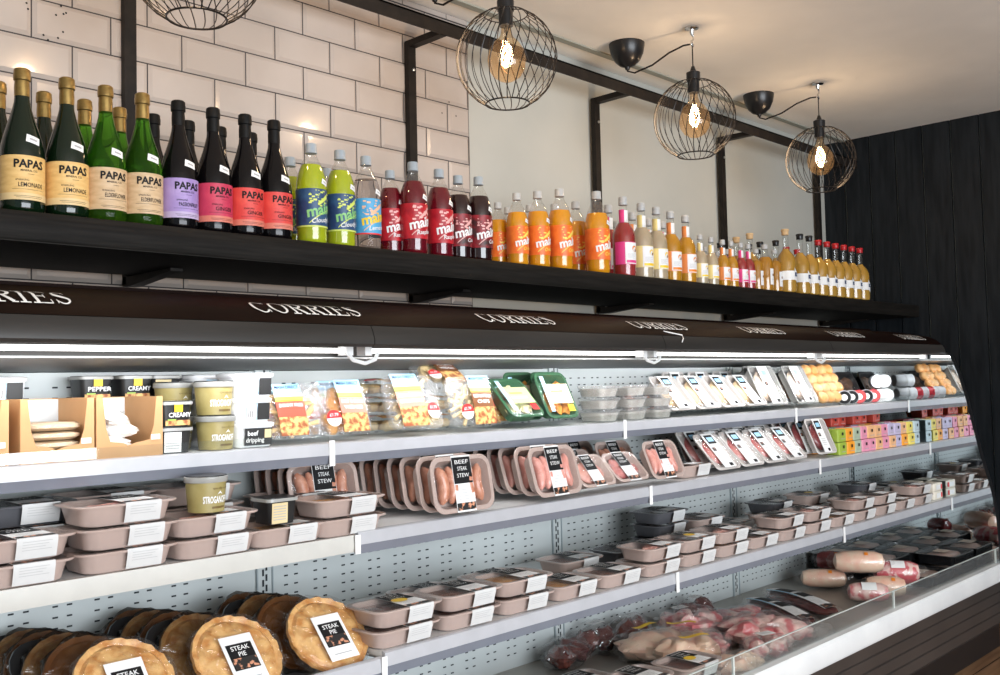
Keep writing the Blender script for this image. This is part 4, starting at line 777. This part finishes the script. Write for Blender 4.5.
for k, X, Y, z, lb in (('f', 1.108, 1.838, 0, 'white beef dripping tub, lowest of the front stack'), ('b', 1.104, 1.840, .052, 'white tub with barcode, middle of the front stack'), ('b', 1.106, 1.836, .104, 'white tub with barcode, top of the front stack'), ('b', 1.085, 1.97, .104, 'white tub at the top of the stack behind'), ('b', 1.085, 1.97, .052, 'white tub in the middle of the stack behind'), ('b', 1.085, 1.97, 0, 'white tub at the bottom of the stack behind')):
    KV[k].place((X, Y, S1+.0012+z), (0, 0, -.03), lb)
KV['b'].place((.66, 1.992, S1+.105), (0, 0, 0), 'white tub at back, seen above the left cartons'); KV['b'].place((.66, 1.992, S1+.053), (0, 0, 0), 'white tub behind the middle carton, second level'); KV['b'].place((.66, 1.992, S1+.0012), (0, 0, 0), 'white tub behind the middle carton, lowest')

# ---------------- bagged potato packs with a landscape label
fchip = mat('potato_chips', (0.82, 0.60, 0.30), 0.5, c2=(0.70, 0.42, 0.15), scale=24); fwedge = mat('potato_wedges', (0.68, 0.36, 0.12), 0.5, c2=(0.52, 0.22, 0.06), scale=26); fring = mat('potato_pale', (0.86, 0.70, 0.42), 0.45, c2=(0.80, 0.60, 0.30), scale=14)
def potato(fm, kind, band, lines, stick=True, lw=.074, lx=.0):
    r = empty('potato_pack'); w, d, h = .150, .130, .036; ctray = clear('clear_tray', haze=.12, gloss=.8, rough=.1, bump=.3)
    m = MB(); m.loft([rrect(w*.84, d*.84, .02, 0), rrect(w*.96, d*.96, .024, h*.7), rrect(w, d, .026, h*.72)], ctray); m.build('tray', r)
    m = MB()
    for k in range(26 if kind == 'chip' else 13):
        a, b = random.uniform(-w, w)*.33, random.uniform(-d, d)*.33; an = random.uniform(0, PI)
        if kind == 'chip': L = .022; m.tube([(a-L*math.cos(an), b-L*math.sin(an), .014+random.uniform(0, .016)), (a, b, .016+random.uniform(0, .016)), (a+L*math.cos(an), b+L*math.sin(an), .014+random.uniform(0, .016))], .0052, fm, 5)
        else: m.blob((a, b, .020), (.021, .015, .013), fm, .15, 1.6, seed=k, nu=10, nv=7, rz=an)
    m.build('potatoes', r)
    P = lambda u, v, off=0: (u, v, h+.002+.008*max(0, 1-(u/(w*.5))**2)*max(0, 1-(v/(d*.5))**2)+.0012*math.sin(u*160+v*60)*(off == 0)+off)
    m = MB(); m.grid(P, -w*.5, w*.5, -d*.5, d*.5, BAG, 0, 22, 18); m.build('bag', r)
    m = MB(); s = lw/2
    for v0, v1, mm in ((.30, .49, SKYB), (.24, .30, WHITE), (.17, .24, GREENP), (.15, .17, YELLOW), (-.14, .15, band), (-.47, -.14, FOODPIC)): m.grid(P, lx-s, lx+s, d*v0, d*v1, mm, .0018, 3, 2)
    m.text(P, 'MASH DIRECT', .011, lx, d*.42, NAVY, .0024, bold=.02, width=lw*.85)
    for k, t in enumerate(lines): m.text(P, t, .0115, lx, d*(.07-.11*k), WHITE, .0024, bold=.025, width=lw*min(.85, .12*len(t)))
    m.build('landscape_label', r)
    if stick:
        m = MB(); cx, cy = (lx+s+.020 if lx <= 0 else lx-s-.022), -d*.22
        for rr, mm, of in ((.019, WHITE, .0020),): m.add([P(cx+rr*math.cos(a*PI/10), cy+rr*math.sin(a*PI/10), of) for a in range(20)], [tuple(range(20))], mm)
        m.add([P(cx+.019*math.cos(a*PI/10), cy+.019*math.sin(a*PI/10), .0026) for a in range(11)], [tuple(range(11))], RED); m.text(P, '£1.79', .010, cx, cy+.007, WHITE, .0032, bold=.02); m.text(P, '2 FOR £3', .006, cx, cy-.007, RED, .0026, bold=.01)
        m.build('price_sticker', r)
    return r
redlab = mat('pack_red', (0.78, 0.10, 0.06), 0.4); pinklab = mat('pack_coral', (0.80, 0.25, 0.18), 0.4); GPo = 'bagged potato packs on the top shelf'
KPo = {'skin': Kind(potato(fchip, 'chip', redlab, ('SKINNY FRIES',), False, lx=-.01), 'potato pack', GPo), 'wed': Kind(potato(fwedge, 'lump', pinklab, ('SALT & CHILLI', 'WEDGES'), True, lx=.02), 'potato pack', GPo), 'ring': Kind(potato(fring, 'chip', pinklab, ('RED ONION', 'ONION RINGS'), True, lx=-.02), 'potato pack', GPo),
       'chip': Kind(potato(fring, 'chip', BROWNP, ('BEER BATTERED', 'CHIPS'), True, lx=.025), 'potato pack', GPo), 'crq': Kind(potato(fring, 'lump', BROWNP, ('POTATO', 'WEDGES'), True, lx=.015, lw=.075), 'potato pack', GPo)}
for k, px, Y, th, yaw, s, lb in (('skin', 299, 1.79, 70, 0, .95, 'potato pack with skinny fries red label, leaning upright'), ('wed', 350, 1.79, 70, 0, 1.0, 'potato pack with salt and chilli wedges label'), ('ring', 424, 1.785, 66, .0, 1.10, 'potato pack with coral label and big red price sticker'), ('chip', 479, 1.785, 74, 0, 1.04, 'potato pack with brown chips label and red price sticker')):
    stand(KPo[k], X_at(px, 440, Y), Y, S1, math.radians(th), yaw, lb, .130, .036, s)
    for j in ((1,) if k in ('skin', 'wed') else ()): stand(KPo[k], X_at(px, 440, Y)-.004*j, Y+.066*j, S1, math.radians(th+3), yaw, f'potato pack {("second", "third")[j-1]} in line behind {lb[12:48].strip()}'.replace('with ', 'the one with ').replace('behind the', 'behind the'), .130, .036, s*.99)
stand(KPo['crq'], 1.745, 1.868, S1+.090, math.radians(34), 0, 'potato pack with brown label leaning on top of two flat ones', .130, .036, 1.0)
KPo['crq'].place((1.72, 1.968, S1+.002), (0, 0, 0), 'flat potato pack at the back, lowest, behind the chips pack'); KPo['crq'].place((1.72, 1.968, S1+.049), (0, 0, 0), 'flat potato pack at the back, second up, behind the chips pack')
KPo['crq'].place((1.56, 1.970, S1+.002), (0, 0, 0), 'flat potato pack at back left, lowest of three'); KPo['crq'].place((1.56, 1.970, S1+.049), (0, 0, 0), 'flat potato pack at back left, middle of three'); KPo['crq'].place((1.56, 1.965, S1+.097), (.05, 0, .1), scale=.95, label= 'flat potato pack at back left, topmost of three')
def green_tray(fm, lab, extra):
    r = empty('vegetable_tray'); w, d, h = .135, .145, .040; gp = mat('green_tray_plastic', (0.04, 0.13, 0.06), 0.3, coat=.3); tray_mesh(w, d, h, gp, rim=.008, taper=.008, rr=.022).build('tray', r)
    m = MB()
    for k in range(12): m.blob((random.uniform(-.038, .038), random.uniform(-.045, .045), h-.014), (.022, .016, .012), fm, .2, 2, seed=k+9, nu=10, nv=7, rz=random.uniform(0, 3))
    m.build('vegetables', r); film_lid(r, w, d, h, bulge=.006); f = flat_map((0, 0, h+.008), (1, 0, 0), (0, 1, 0)); m = MB(); m.grid(f, -.050, .050, -.03, .030, lab, 0, 1, 1); m.grid(f, -.056, -.040, -.055, .055, SKYB, .0006, 1, 1); m.grid(f, .020, .045, -.056, -.034, extra, .0006, 1, 1); m.grid(f, -.03, .03, -.012, -.006, WHITE, .0008, 1, 1)
    m.grid(f, -.03, .02, .004, .010, GREENP if lab != GREENP else WHITE, .0008, 1, 1); m.build('tray_label', r); return r
KGr = {'a': Kind(green_tray(mat('pale_veg', (.78, .66, .40), .5, c2=(.60, .62, .30), scale=20), mat('label_pale_green', (.55, .65, .30), .4), RED), 'vegetable tray', 'green vegetable trays'), 'b': Kind(green_tray(mat('orange_veg', (.85, .36, .06), .5, c2=(.75, .26, .03), scale=20), mat('label_orange_white', (.85, .50, .22), .4, c2=(.85, .75, .6), scale=30), YELLOW), 'vegetable tray', 'green vegetable trays')}
stand(KGr['a'], X_at(531, 432, 1.79), 1.79, S1, math.radians(46), 0, 'green tray of pale vegetables, left of the orange one', .145, .040); stand(KGr['b'], X_at(566, 428, 1.79), 1.79, S1, math.radians(64), 0, 'green tray of orange vegetables beside the clear tubs', .145, .040)
stand(KGr['b'], X_at(533, 428, 1.90), 1.915, S1, math.radians(74), 0, 'green vegetable tray behind with orange corner showing', .145, .040); stand(KGr['a'], X_at(562, 428, 1.86), 1.875, S1, math.radians(70), 0, 'green vegetable tray behind, upright at the back', .145, .040)
stand(KPo['skin'], X_at(508, 436, 1.86), 1.87, S1, math.radians(72), 0, 'clear pack leaning between chips pack and green trays', .130, .036, .95)
# clear lidded tubs, three by three
def cup():
    r = empty('clear_food_tub'); m = MB(); ct = clear('clear_tub_plastic', tint=(.93, .93, .92), haze=.22, gloss=1.0, rough=.12, bump=.3); m.loft([rrect(.075, .085, .015, 0), rrect(.078, .088, .016, .004), rrect(.094, .104, .020, .030), rrect(.098, .108, .021, .033), rrect(.098, .108, .021, .035)], ct); m.build('tub', r)
    m = MB(); m.loft([rrect(.072, .082, .015, .003), rrect(.086, .096, .018, .026)], mat('pale_grey_filling', (.60, .57, .52), .4, c2=(.42, .38, .33), scale=30)); m.build('filling', r); return r
KCu = Kind(cup(), 'tub', 'clear lidded tubs on the top shelf')
for c in range(3):
    for l in range(3): KCu.place((X_at((604, 632, 658)[c]-6, 420, 1.84), 1.835, S1+.0012+l*.0362), (0, 0, 0), f'clear food tub, {("left", "middle", "right")[c]} column, {("bottom", "middle", "top")[l]} level')
stand(KU['saub'], X_at(662, 416, 1.80), 1.86, S1, math.radians(60), -.2, 'brown edged tray leaning at the right of the clear tubs', scale=.75)
# white packs and clear trays
KWt = Kind(wlabel_pack('pale_meat_pack', mat('pale_gold_meat', (.78, .52, .26), .4, c2=(.80, .62, .40), scale=26), w=.155, d=.145, h=.030, tm=WP, frac=.42), 'meat pack', 'pale white label packs on the top shelf')
for i, px in enumerate((682, 707, 727, 743)):
    stand(KWt, X_at(684, 412, 1.80)+.158*i, 1.795, S1, math.radians(50), 0, f'pale white label pack on top shelf, {ORD[i]} from left', .145, .030)
for i in range(3): stand(KWt, 2.94+.165*i, 1.95, S1, math.radians(70), .05, f'pale white label pack in the back row on top shelf, {ORD[i]} from left', .145, .030)
greyt = mat('grey_clear_tray', (0.48, 0.48, 0.46), 0.25, coat=.6, c2=(.42, .42, .40), scale=12)
KGt = Kind(wlabel_pack('sliced_meat_tray', mat('sliced_pale_meat', (.66, .46, .32), .4, c2=(.78, .68, .58), scale=20), w=.19, d=.165, h=.034, tm=greyt, frac=.40, pic=WHITE), 'meat tray', 'grey edged sliced meat trays on the top shelf')
for i, (px, yw) in enumerate(((778, 0), (810, 2))): stand(KGt, X_at(px, 410, 1.80), 1.80, S1, math.radians(64), math.radians(yw), ('grey edged sliced meat tray on top shelf, left one', 'grey edged sliced meat tray on top shelf, beside the rolls')[i], .165, .034)
stand(KGt, 3.40, 1.87, S1, math.radians(66), 0, 'grey edged sliced meat tray behind the two front ones', .165, .034)
# bread rolls
def rolls():
    r = empty('bread_roll_pack'); m = MB(); crust = mat('roll_crust', (0.72, 0.32, 0.08), 0.5, c2=(0.76, 0.46, 0.20), scale=14)
    for i in range(2):
        for j in range(4): m.blob((-.037+.074*i, -.078+.052*j, .024), (.041, .031, .024), crust, .05, 1.5, seed=i*4+j, nu=12, nv=8)
    m.build('rolls', r); m = MB(); m.loft([rrect(.14, .20, .03, 0), rrect(.156, .216, .035, .02), rrect(.150, .21, .035, .040), rrect(.12, .17, .03, .047)], BAG); m.build('bag', r); return r
KRo = Kind(rolls(), 'bread rolls', 'bags of golden bread rolls'); stand(KRo, X_at(833, 407, 1.80), 1.80, S1, math.radians(58), .0, 'bag of golden bread rolls leaning on top shelf, left one', .216, .047, .84); stand(KRo, X_at(833, 407, 1.80)+.145, 1.81, S1, math.radians(60), .0, 'bag of golden bread rolls leaning on top shelf, right one', .216, .047, .84)
KRd = Kind(food_tray('dark_loaf_pack', mat('dark_loaf', (.16, .07, .03), .5, c2=(.07, .03, .015), scale=20), 'lumps', label=False, tm=BLACKP), 'food pack', 'dark packs at the back of the top shelf')
for i, (X, z) in enumerate(((3.34, .0), (3.54, .0), (3.74, .0), (4.34, .0))): stand(KRd, X, 1.96, S1+z*.3, math.radians(66), 0, f'dark food pack at the back of the top shelf, {ORD[i]} from left', scale=1.0)
# tubs lying with their round lids to the front
def disc(c, rim):
    r = empty('round_lid_tub'); R = .030; m = MB()
    prof = [(R*.85, 0), (R*.93, .003), (R*.95, .050), (R, .051), (R, .058), (R*.94, .060)]; f = lambda rr, z, a: (rr*math.cos(a), -z+.03, R+rr*math.sin(a)); n = 22
    m.loft([[f(rr, z, 2*PI*j/n) for j in range(n)] for rr, z in prof], rim); m.build('tub', r); m = MB(); m.add([(R*.88*math.cos(2*PI*j/n), -.0306, R+R*.88*math.sin(2*PI*j/n)) for j in range(n)], [tuple(range(n))], c)
    m.add([(R*.45*math.cos(2*PI*j/n), -.0312, R+R*.45*math.sin(2*PI*j/n)) for j in range(n)], [tuple(range(n))], WHITE); m.build('lid_label', r); return r
frost = mat('frosted_tub', (0.72, 0.73, 0.74), 0.3, coat=.3)
KDi = {'bw': Kind(disc(INK, GREYINK), 'tub', 'tubs lying with round lids showing'), 'red': Kind(disc(RED, mat('dark_red_plastic', (.35, .01, .02), .35)), 'tub', 'tubs lying with round lids showing'), 'cl': Kind(disc(frost, frost), 'tub', 'tubs lying with round lids showing')}
for i, c in enumerate(('bw', 'bw', 'red', 'bw', 'red', 'cl', 'cl')):
    KDi[c].place((3.935+i*.072, 1.83, S1+.0012), (0, 0, -.95), {'bw': 'black and white', 'red': 'red', 'cl': 'frosted white'}[c]+f' round lid tub, {ORD[i]} from left in the front row')
    if i > 4: KDi['cl'].place((3.935+i*.072, 1.84, S1+.0635), (0, 0, -.95), f'frosted white round tub on the upper level, {ORD[i-5]} from left')
# ---------------- pies
piec = mat('pie_crust', (0.76, 0.45, 0.17), 0.38, c2=(0.50, 0.19, 0.035), scale=38, bump=0.9, lo=.36, hi=.60, detail=8); pied = mat('pie_crust_dark', (0.46, 0.19, 0.05), 0.45, c2=(0.30, 0.10, 0.02), scale=16, bump=0.4)
BBAG = clear('black_film_bag', tint=(0.50, 0.48, 0.46), haze=0.04, gloss=0.9, rough=0.1, white=(.05, .05, .05), bump=.9)
PFILM = clear('pie_film', haze=0.01, gloss=1.0, rough=0.10, bump=1.0, bscale=55)
def pie(cr, lab=True, bag=PFILM, back=None):
    r = empty('round_pie'); R = .087; m = MB(); n = 44
    def ring(rr, z, wob=0): return [((rr+wob*math.sin(j*PI*.5*2))*math.cos(2*PI*j/n), (rr+wob*math.sin(j*PI))*math.sin(2*PI*j/n), z+(wob*1.2*math.sin(j*2.0) if wob else 0)) for j in range(n)]
    def wr(rr, z, a): return [(p[0], p[1], p[2]+a*noise.noise(Vector((p[0]*38+rr*9, p[1]*38, 1)))+a*.5*noise.noise(Vector((p[0]*90, p[1]*90, 4)))) for p in ring(rr, z)]
    n = 60
    m.loft([ring(R*.80, 0), ring(R*.86, .004), ring(R*.97, .016), ring(R, .019, .0016), ring(R*.985, .026, .0022), wr(R*.93, .024, .003), wr(R*.88, .0215, .003)]+[wr(R*q, .026+.005*(1-q), .0045) for q in (.80, .70, .60, .50, .40, .30, .20, .08)], cr); m.build('crust', r)
    m = MB(); n2 = 30; m.loft([[(q*math.cos(2*PI*j/n2)*(1+.05*math.sin(j*2.3)), q*math.sin(2*PI*j/n2)*(1+.05*math.sin(j*1.7)), z) for j in range(n2)] for q, z in ((R*.8, -.002), (R*1.02, .004), (R*1.06, .018), (R*1.03, .030), (R*.8, .034), (R*.05, .037))], bag); m.build('bag', r)
    if lab:
        f = flat_map((0, -.010, .0385), (1, 0, 0), (0, 1, 0)); m = MB(); m.grid(f, -.033, .033, -.058, .044, WHITE, 0, 1, 1); m.grid(f, -.026, .026, -.028, .026, INK, .0006, 1, 1); m.grid(f, -.024, .024, -.026, -.004, DARKPIC, .0010, 1, 1); m.text(f, 'STEAK', .013, 0, .016, WHITE, .0012, bold=.01); m.text(f, 'PIE', .013, 0, .003, WHITE, .0014, bold=.01)
        m.grid(f, -.02, .02, -.046, -.044, GREYINK, .0006, 1, 1); m.build('pie_label', r)
    if back:
        m = MB(); m.loft([rrect(.17, .17, .04, -.004), rrect(.190, .190, .05, .0), rrect(.188, .188, .05, .004)], back); m.build('backing_tray', r)
    return r
KPi = {'f': Kind(pie(piec), 'pie', 'round pies on the third shelf'), 'd': Kind(pie(pied, False, BBAG), 'pie', 'round pies on the third shelf'), 'b': Kind(pie(piec, False, BBAG, BLACKP), 'pie', 'round pies on the third shelf')}
def spie(k, X, Y, th, yaw, lb, s=1.0, dz=0): stand(KPi[k], X, Y, S3L-.042, math.radians(th), yaw, lb, .186, .030, s)
spie('f', 1.205, 1.614, 45, 0, 'golden round pie in clear film, right one in front', 1.04); spie('f', .995, 1.614, 45, 0, 'golden round pie with picture label, middle one in front', 1.04)
spie('f', .775, 1.614, 45, 0, 'golden round pie at lower left of the front row', 1.04)
for c, X in enumerate((1.175, .965, .750)):
    for i, Y in enumerate((1.700, 1.765, 1.825, 1.880)[:4 if c else 3]):
        spie('db'[(i+c) % 2], X-.012*i, Y, 50, .02, f'dark wrapped pie behind the {("right", "middle", "left")[c]} golden pie, {ORD[i]} one back', .98-.02*i)

# ---------------- bottom deck
bonew = mat('fat_white', (0.80, 0.68, 0.60), 0.35); dkr = mat('dark_beef', (0.07, 0.012, 0.012), 0.25, coat=.5, c2=(0.14, 0.04, 0.03), scale=12, bump=.3); pork = mat('pork_pink', (0.60, 0.15, 0.16), 0.3, coat=.4, c2=(0.82, 0.58, 0.52), scale=24, bump=.3, lo=.42, hi=.58)
chick = mat('chicken_pale', (0.82, 0.60, 0.44), 0.35, coat=.3, c2=(0.80, 0.42, 0.30), scale=20, bump=.2, lo=.3, hi=.6); rasp = mat('marbled_joint', (0.62, 0.10, 0.12), 0.3, coat=.4, c2=(0.82, 0.55, 0.50), scale=26, lo=.45, hi=.52)
def meatbag(name, fm, lumps, w, d, h, sticker=None, seed=0, tape=None, film=None):
    film = film or clear('meat_bag_film', haze=.025, gloss=1.0, rough=.09, bump=1.0, bscale=24)
    r = empty(name); m = MB(); random.seed(seed+50)
    for k in range(lumps):
        a = 2*PI*k/lumps; m.blob((w*.24*math.cos(a)*(lumps > 1), d*.24*math.sin(a)*(lumps > 1), h*.42), (w*(.30 if lumps > 1 else .42), d*(.28 if lumps > 1 else .40), h*.42), fm, .22, 1.7, seed=seed*7+k, rz=random.uniform(0, 3) if lumps > 1 else 0, flat=-h*.40, bumpy=.05)
    m.build('meat', r); m = MB(); m.blob((0, 0, h*.46), (w*.54, d*.54, h*.56), film, .16, 2.6, seed=seed+3, nu=36, nv=18, flat=-h*.455, bumpy=.10); m.build('bag', r)
    if sticker:
        m = MB(); f = flat_map((sticker[1], sticker[2], h*1.06), (1, .2, 0), (-.2, 1, 0)); m.grid(f, -.028, .028, -.018, .018, sticker[0], 0, 1, 1); m.grid(f, -.02, .02, -.004, -.001, GREYINK, .0006, 1, 1); m.grid(f, -.02, .01, .005, .008, GREYINK, .0006, 1, 1); m.build('sticker', r)
    if tape:
        for k, (a, b, an) in enumerate(tape):
            m = MB(); ca, sa = math.cos(an), math.sin(an); m.grid(lambda u, v, off=0: (a+u*ca-v*sa, b+u*sa+v*ca, h*1.02+.004*math.sin(u*60)+off), -.045, .045, -.010, .010, YELLOW, 0, 8, 1); m.build('yellow_tape', r)
    return r
def one(root, cat, loc, rot, lb, grp=None, s=None): Kind(root, cat, grp).place(loc, rot, lb, s)
Z = DK+.0012
def dk(px, py, dz=0): x, y = on_floor(px, py, DK+dz); return x, y
GMb = 'bagged meats on the bottom deck'
for i, (x, y, w, d, h, rz) in enumerate(((2.26, 1.95, .15, .12, .07, .3), (2.42, 1.965, .13, .11, .08, -.2), (2.585, 1.955, .14, .11, .08, .2), (2.97, 1.955, .13, .11, .07, 0.0))):
    one(meatbag('bagged_beef_joint', dkr, 2, w*1.15, d*1.15, h*1.1, (WHITE, .0, 0) if i in (1, 3) else None, seed=i), 'meat', (x, y, Z), (0, 0, rz), f'dark red beef joint in a clear bag at back of the deck, {ORD[i]} from left', GMb)
one(meatbag('chicken_bag', chick, 4, .32, .22, .09, None, seed=11, tape=((-.07, .06, .5), (.05, .08, -.2), (.05, -.08, .1))), 'meat', (2.50, 1.735, Z), (0, 0, -.75), 'clear bag of pale chicken portions with yellow tape')
one(meatbag('chicken_bag', chick, 3, .16, .11, .06, None, seed=12), 'meat', (2.50, 1.515, Z), (0, 0, -.2), 'smaller clear bag of pale chicken beside the glass front')
one(meatbag('pork_bag', pork, 3, .24, .18, .09, (WHITE, -.04, .02), seed=21), 'meat', (2.78, 1.84, Z), (0, 0, -.3), 'bag of pink pork with white sticker behind the chicken')
one(meatbag('pork_bag', pork, 5, .29, .20, .085, None, seed=22), 'meat', (2.86, 1.625, Z), (0, 0, -.9), 'large clear bag of pink pork chops in the middle of the deck')
one(meatbag('pork_bag', pork, 2, .15, .11, .07, (WHITE, .0, .0), seed=23), 'meat', (2.70, 1.53, Z), (0, 0, -.5), 'bag of pink pork with white sticker close to the glass front')
one(meatbag('pork_bag', pork, 3, .22, .15, .055, None, seed=27), 'meat', (3.02, 1.80, Z), (0, 0, .3), 'flat clear bag of pale pork beside the long beef packs')
one(meatbag('pork_bag', pork, 2, .16, .12, .06, None, seed=29), 'meat', (2.66, 1.69, Z), (0, 0, .6), 'small bag of pink pork between chicken and chops')
def sirloin():
    r = empty('long_beef_pack'); m = MB(); m.blob((0, 0, .026), (.19, .060, .026), dkr, .08, 1.8, seed=5, flat=-.024); m.build('meat', r); m = MB(); m.blob((0, 0, .028), (.205, .072, .030), FILM, .06, 2, seed=6, flat=-.026, nu=30, bumpy=.04); m.build('bag', r)
    P = lambda u, v, off=0: (u, v, .055-.5*u*u-.016*(v/.06)**2+off+.004); m = MB(); m.grid(P, -.17, .17, -.028, .028, WHITE, 0, 12, 4); m.grid(P, -.12, -.03, -.022, .022, INK, .001, 6, 3); m.grid(P, -.16, .02, -.030, -.024, SKYB, .0016, 8, 1); m.grid(P, -.01, .05, -.02, .022, INK, .001, 4, 2); m.grid(P, .14, .17, -.026, .026, DARKPIC, .001, 2, 2); m.build('pack_label', r); return r
KSi = Kind(sirloin(), 'meat', 'long beef packs on the deck'); KSi.place((3.15, 1.73, Z), (0, 0, -2.05), 'long dark beef pack with black, white and blue label, front one'); KSi.place((3.335, 1.745, Z), (0, 0, -2.0), 'long red beef pack lying behind the labelled front one')
def rollj(fm, L=.11, R=.045, sticker=ORANGEP, lab=False):
    r = empty('rolled_meat_joint'); m = MB(); m.tube([(-L, 0, R), (-L*.9, 0, R), (-L*.6, 0, R), (0, 0, R*1.02), (L*.6, 0, R), (L*.9, 0, R), (L, 0, R)], [.008, R*.72, R*.93, R, R*.95, R*.72, .008], fm, 20); m.build('meat', r)
    m = MB(); m.tube([(-L*1.25, 0, R*.9), (-L*1.04, 0, R), (-L*.6, 0, R), (0, 0, R), (L*.6, 0, R), (L*1.02, 0, R), (L*1.3, 0, R*1.3)], [.016, R*.80, R*1.02, R*1.05, R*1.02, R*.62, .022], FILM, 20); m.build('film_wrap', r)
    m = MB(); f = lambda u, v, off=0: (u, -(R*1.06+off)*math.cos(v/R+.9), R+(R*1.06+off)*math.sin(v/R+.9))
    if lab: m.grid(f, -.03, .03, -.02, .02, WHITE, .001, 1, 6)
    else: m.grid(f, .02, .035, -.008, .008, sticker, .001, 1, 3)
    m.build('sticker', r); return r
for root, X, Y, dz, rz, lb in ((rollj(mat('maroon_joint', (.18, .015, .02), .25, coat=.6, c2=(.28, .04, .04), scale=10), .065, .046), 3.80, 1.875, .048, -1.2, 'dark maroon meat joint at the back, topmost of the rolled joints'), (rollj(chick, .11, .050), 3.70, 1.71, .076, -1.0, 'pale rolled poultry joint with orange sticker, top of the pile'), (rollj(chick, .10, .042), 3.66, 1.84, 0, -1.05, 'pale rolled joint at the back left of the pile'),
        (rollj(rasp, .10, .054, lab=True), 3.84, 1.62, .012, -1.0, 'marbled red rolled joint with white label at the front'), (rollj(chick, .085, .044), 3.65, 1.585, 0, -1.0, 'pale rolled poultry joint close to the glass front'), (rollj(pork, .085, .040, lab=True), 3.53, 1.60, 0, -1.0, 'pink rolled joint in film, leftmost along the glass front')):
    one(root, 'meat joint', (X+.06, Y, Z+dz*.88+.004), (0, 0, rz), lb, 'rolled meat joints on the deck', .88)
one(meatbag('empty_film_bag', FILM, 1, .10, .08, .05, None, seed=31), 'bag', (3.0, 1.50, Z), (0, 0, .3), 'crumpled clear film bag against the glass front')
def blacktray():
    r = empty('black_meat_tray'); w, d, h = .24, .17, .042; bt = mat('ribbed_black_tray', (0.010, 0.010, 0.011), 0.25, coat=.4); m = tray_mesh(w, d, h, bt, rim=.006, taper=.006, rr=.018)
    for k in range(16): x = -w/2+.02+k*.0133; m.box((x, -d/2+.004, .006), (x+.004, -d/2+.010, h-.006), bt)
    m.build('tray', r); food_blobs(r, w, d, h, mat('brown_grey_meat', (.42, .29, .25), .35, c2=(.60, .44, .38), scale=18), 'slab'); film_lid(r, w, d, h); f = flat_map((-.03, .0, h+.007), (1, 0, 0), (0, 1, 0)); m = MB(); m.grid(f, -.035, .035, -.025, .03, mat('label_buff', (.68, .58, .48), .45), 0, 1, 1); m.grid(f, -.025, .025, -.004, -.001, GREYINK, .0006, 1, 1); m.build('tray_label', r); return r
KBl = Kind(blacktray(), 'meat tray', 'black meat trays stacked at the mirrored end')
for c, X in enumerate((4.085, 4.335)):
    for i, (Y, n) in enumerate(((1.59, 2 if c else 1), (1.765, 2), (1.94, 2))):
        for l in range(n): KBl.place((X, Y, Z+l*.0465), (0, 0, 0), f'black meat tray, {("left", "mirror side")[c]} column, {("front", "middle", "rear")[i]} row, {("lower", "upper")[l]} one')
# deck, left front: ready meal trays
for i, (X, Y, ks) in enumerate(((1.90, 1.57, ('mince', 'gold')), (2.10, 1.565, ('mince', 'mince')), (2.29, 1.545, ('mince', 'spot')), (1.88, 1.74, ('mince',)), (2.08, 1.74, ('mince',)))):
    stack(ks, X, Y, DK, f'on the bottom deck front, {ORD[i]} from left' if i < 3 else f'behind the bottom deck trays, {("left", "right")[i-3]}')
# cheese blocks at the right end of the third shelf
def cheese():
    r = empty('cheese_block'); m = MB(); m.loft([rrect(.105, .06, .006, 0), rrect(.11, .065, .008, .004), rrect(.11, .065, .008, .030), rrect(.105, .06, .006, .034)], mat('cream_cheese', (.84, .78, .66), .4)); m.build('block', r); m = MB(); m.grid(flat_map((0, -.0335, .017), (1, 0, 0), (0, 0, 1)), -.03, .03, -.010, .010, WHITE, .0005, 1, 1); m.grid(flat_map((.03, -.0335, .017), (1, 0, 0), (0, 0, 1)), -.008, .010, -.010, .010, RED, .0012, 1, 1); m.build('block_label', r); return r
KCh = Kind(cheese(), 'cheese', 'cream cheese blocks at the end of third shelf')
for i, (X, Y, l) in enumerate(((4.385, 1.655, 0), (4.385, 1.655, 1), (4.385, 1.735, 0), (4.385, 1.735, 1))):
    KCh.place((X, Y, S3+.0012+l*.0355), (0, 0, .03), f'cream block beside the mirrored end, {("front", "rear")[i//2]} {("lower", "upper")[l]} one')
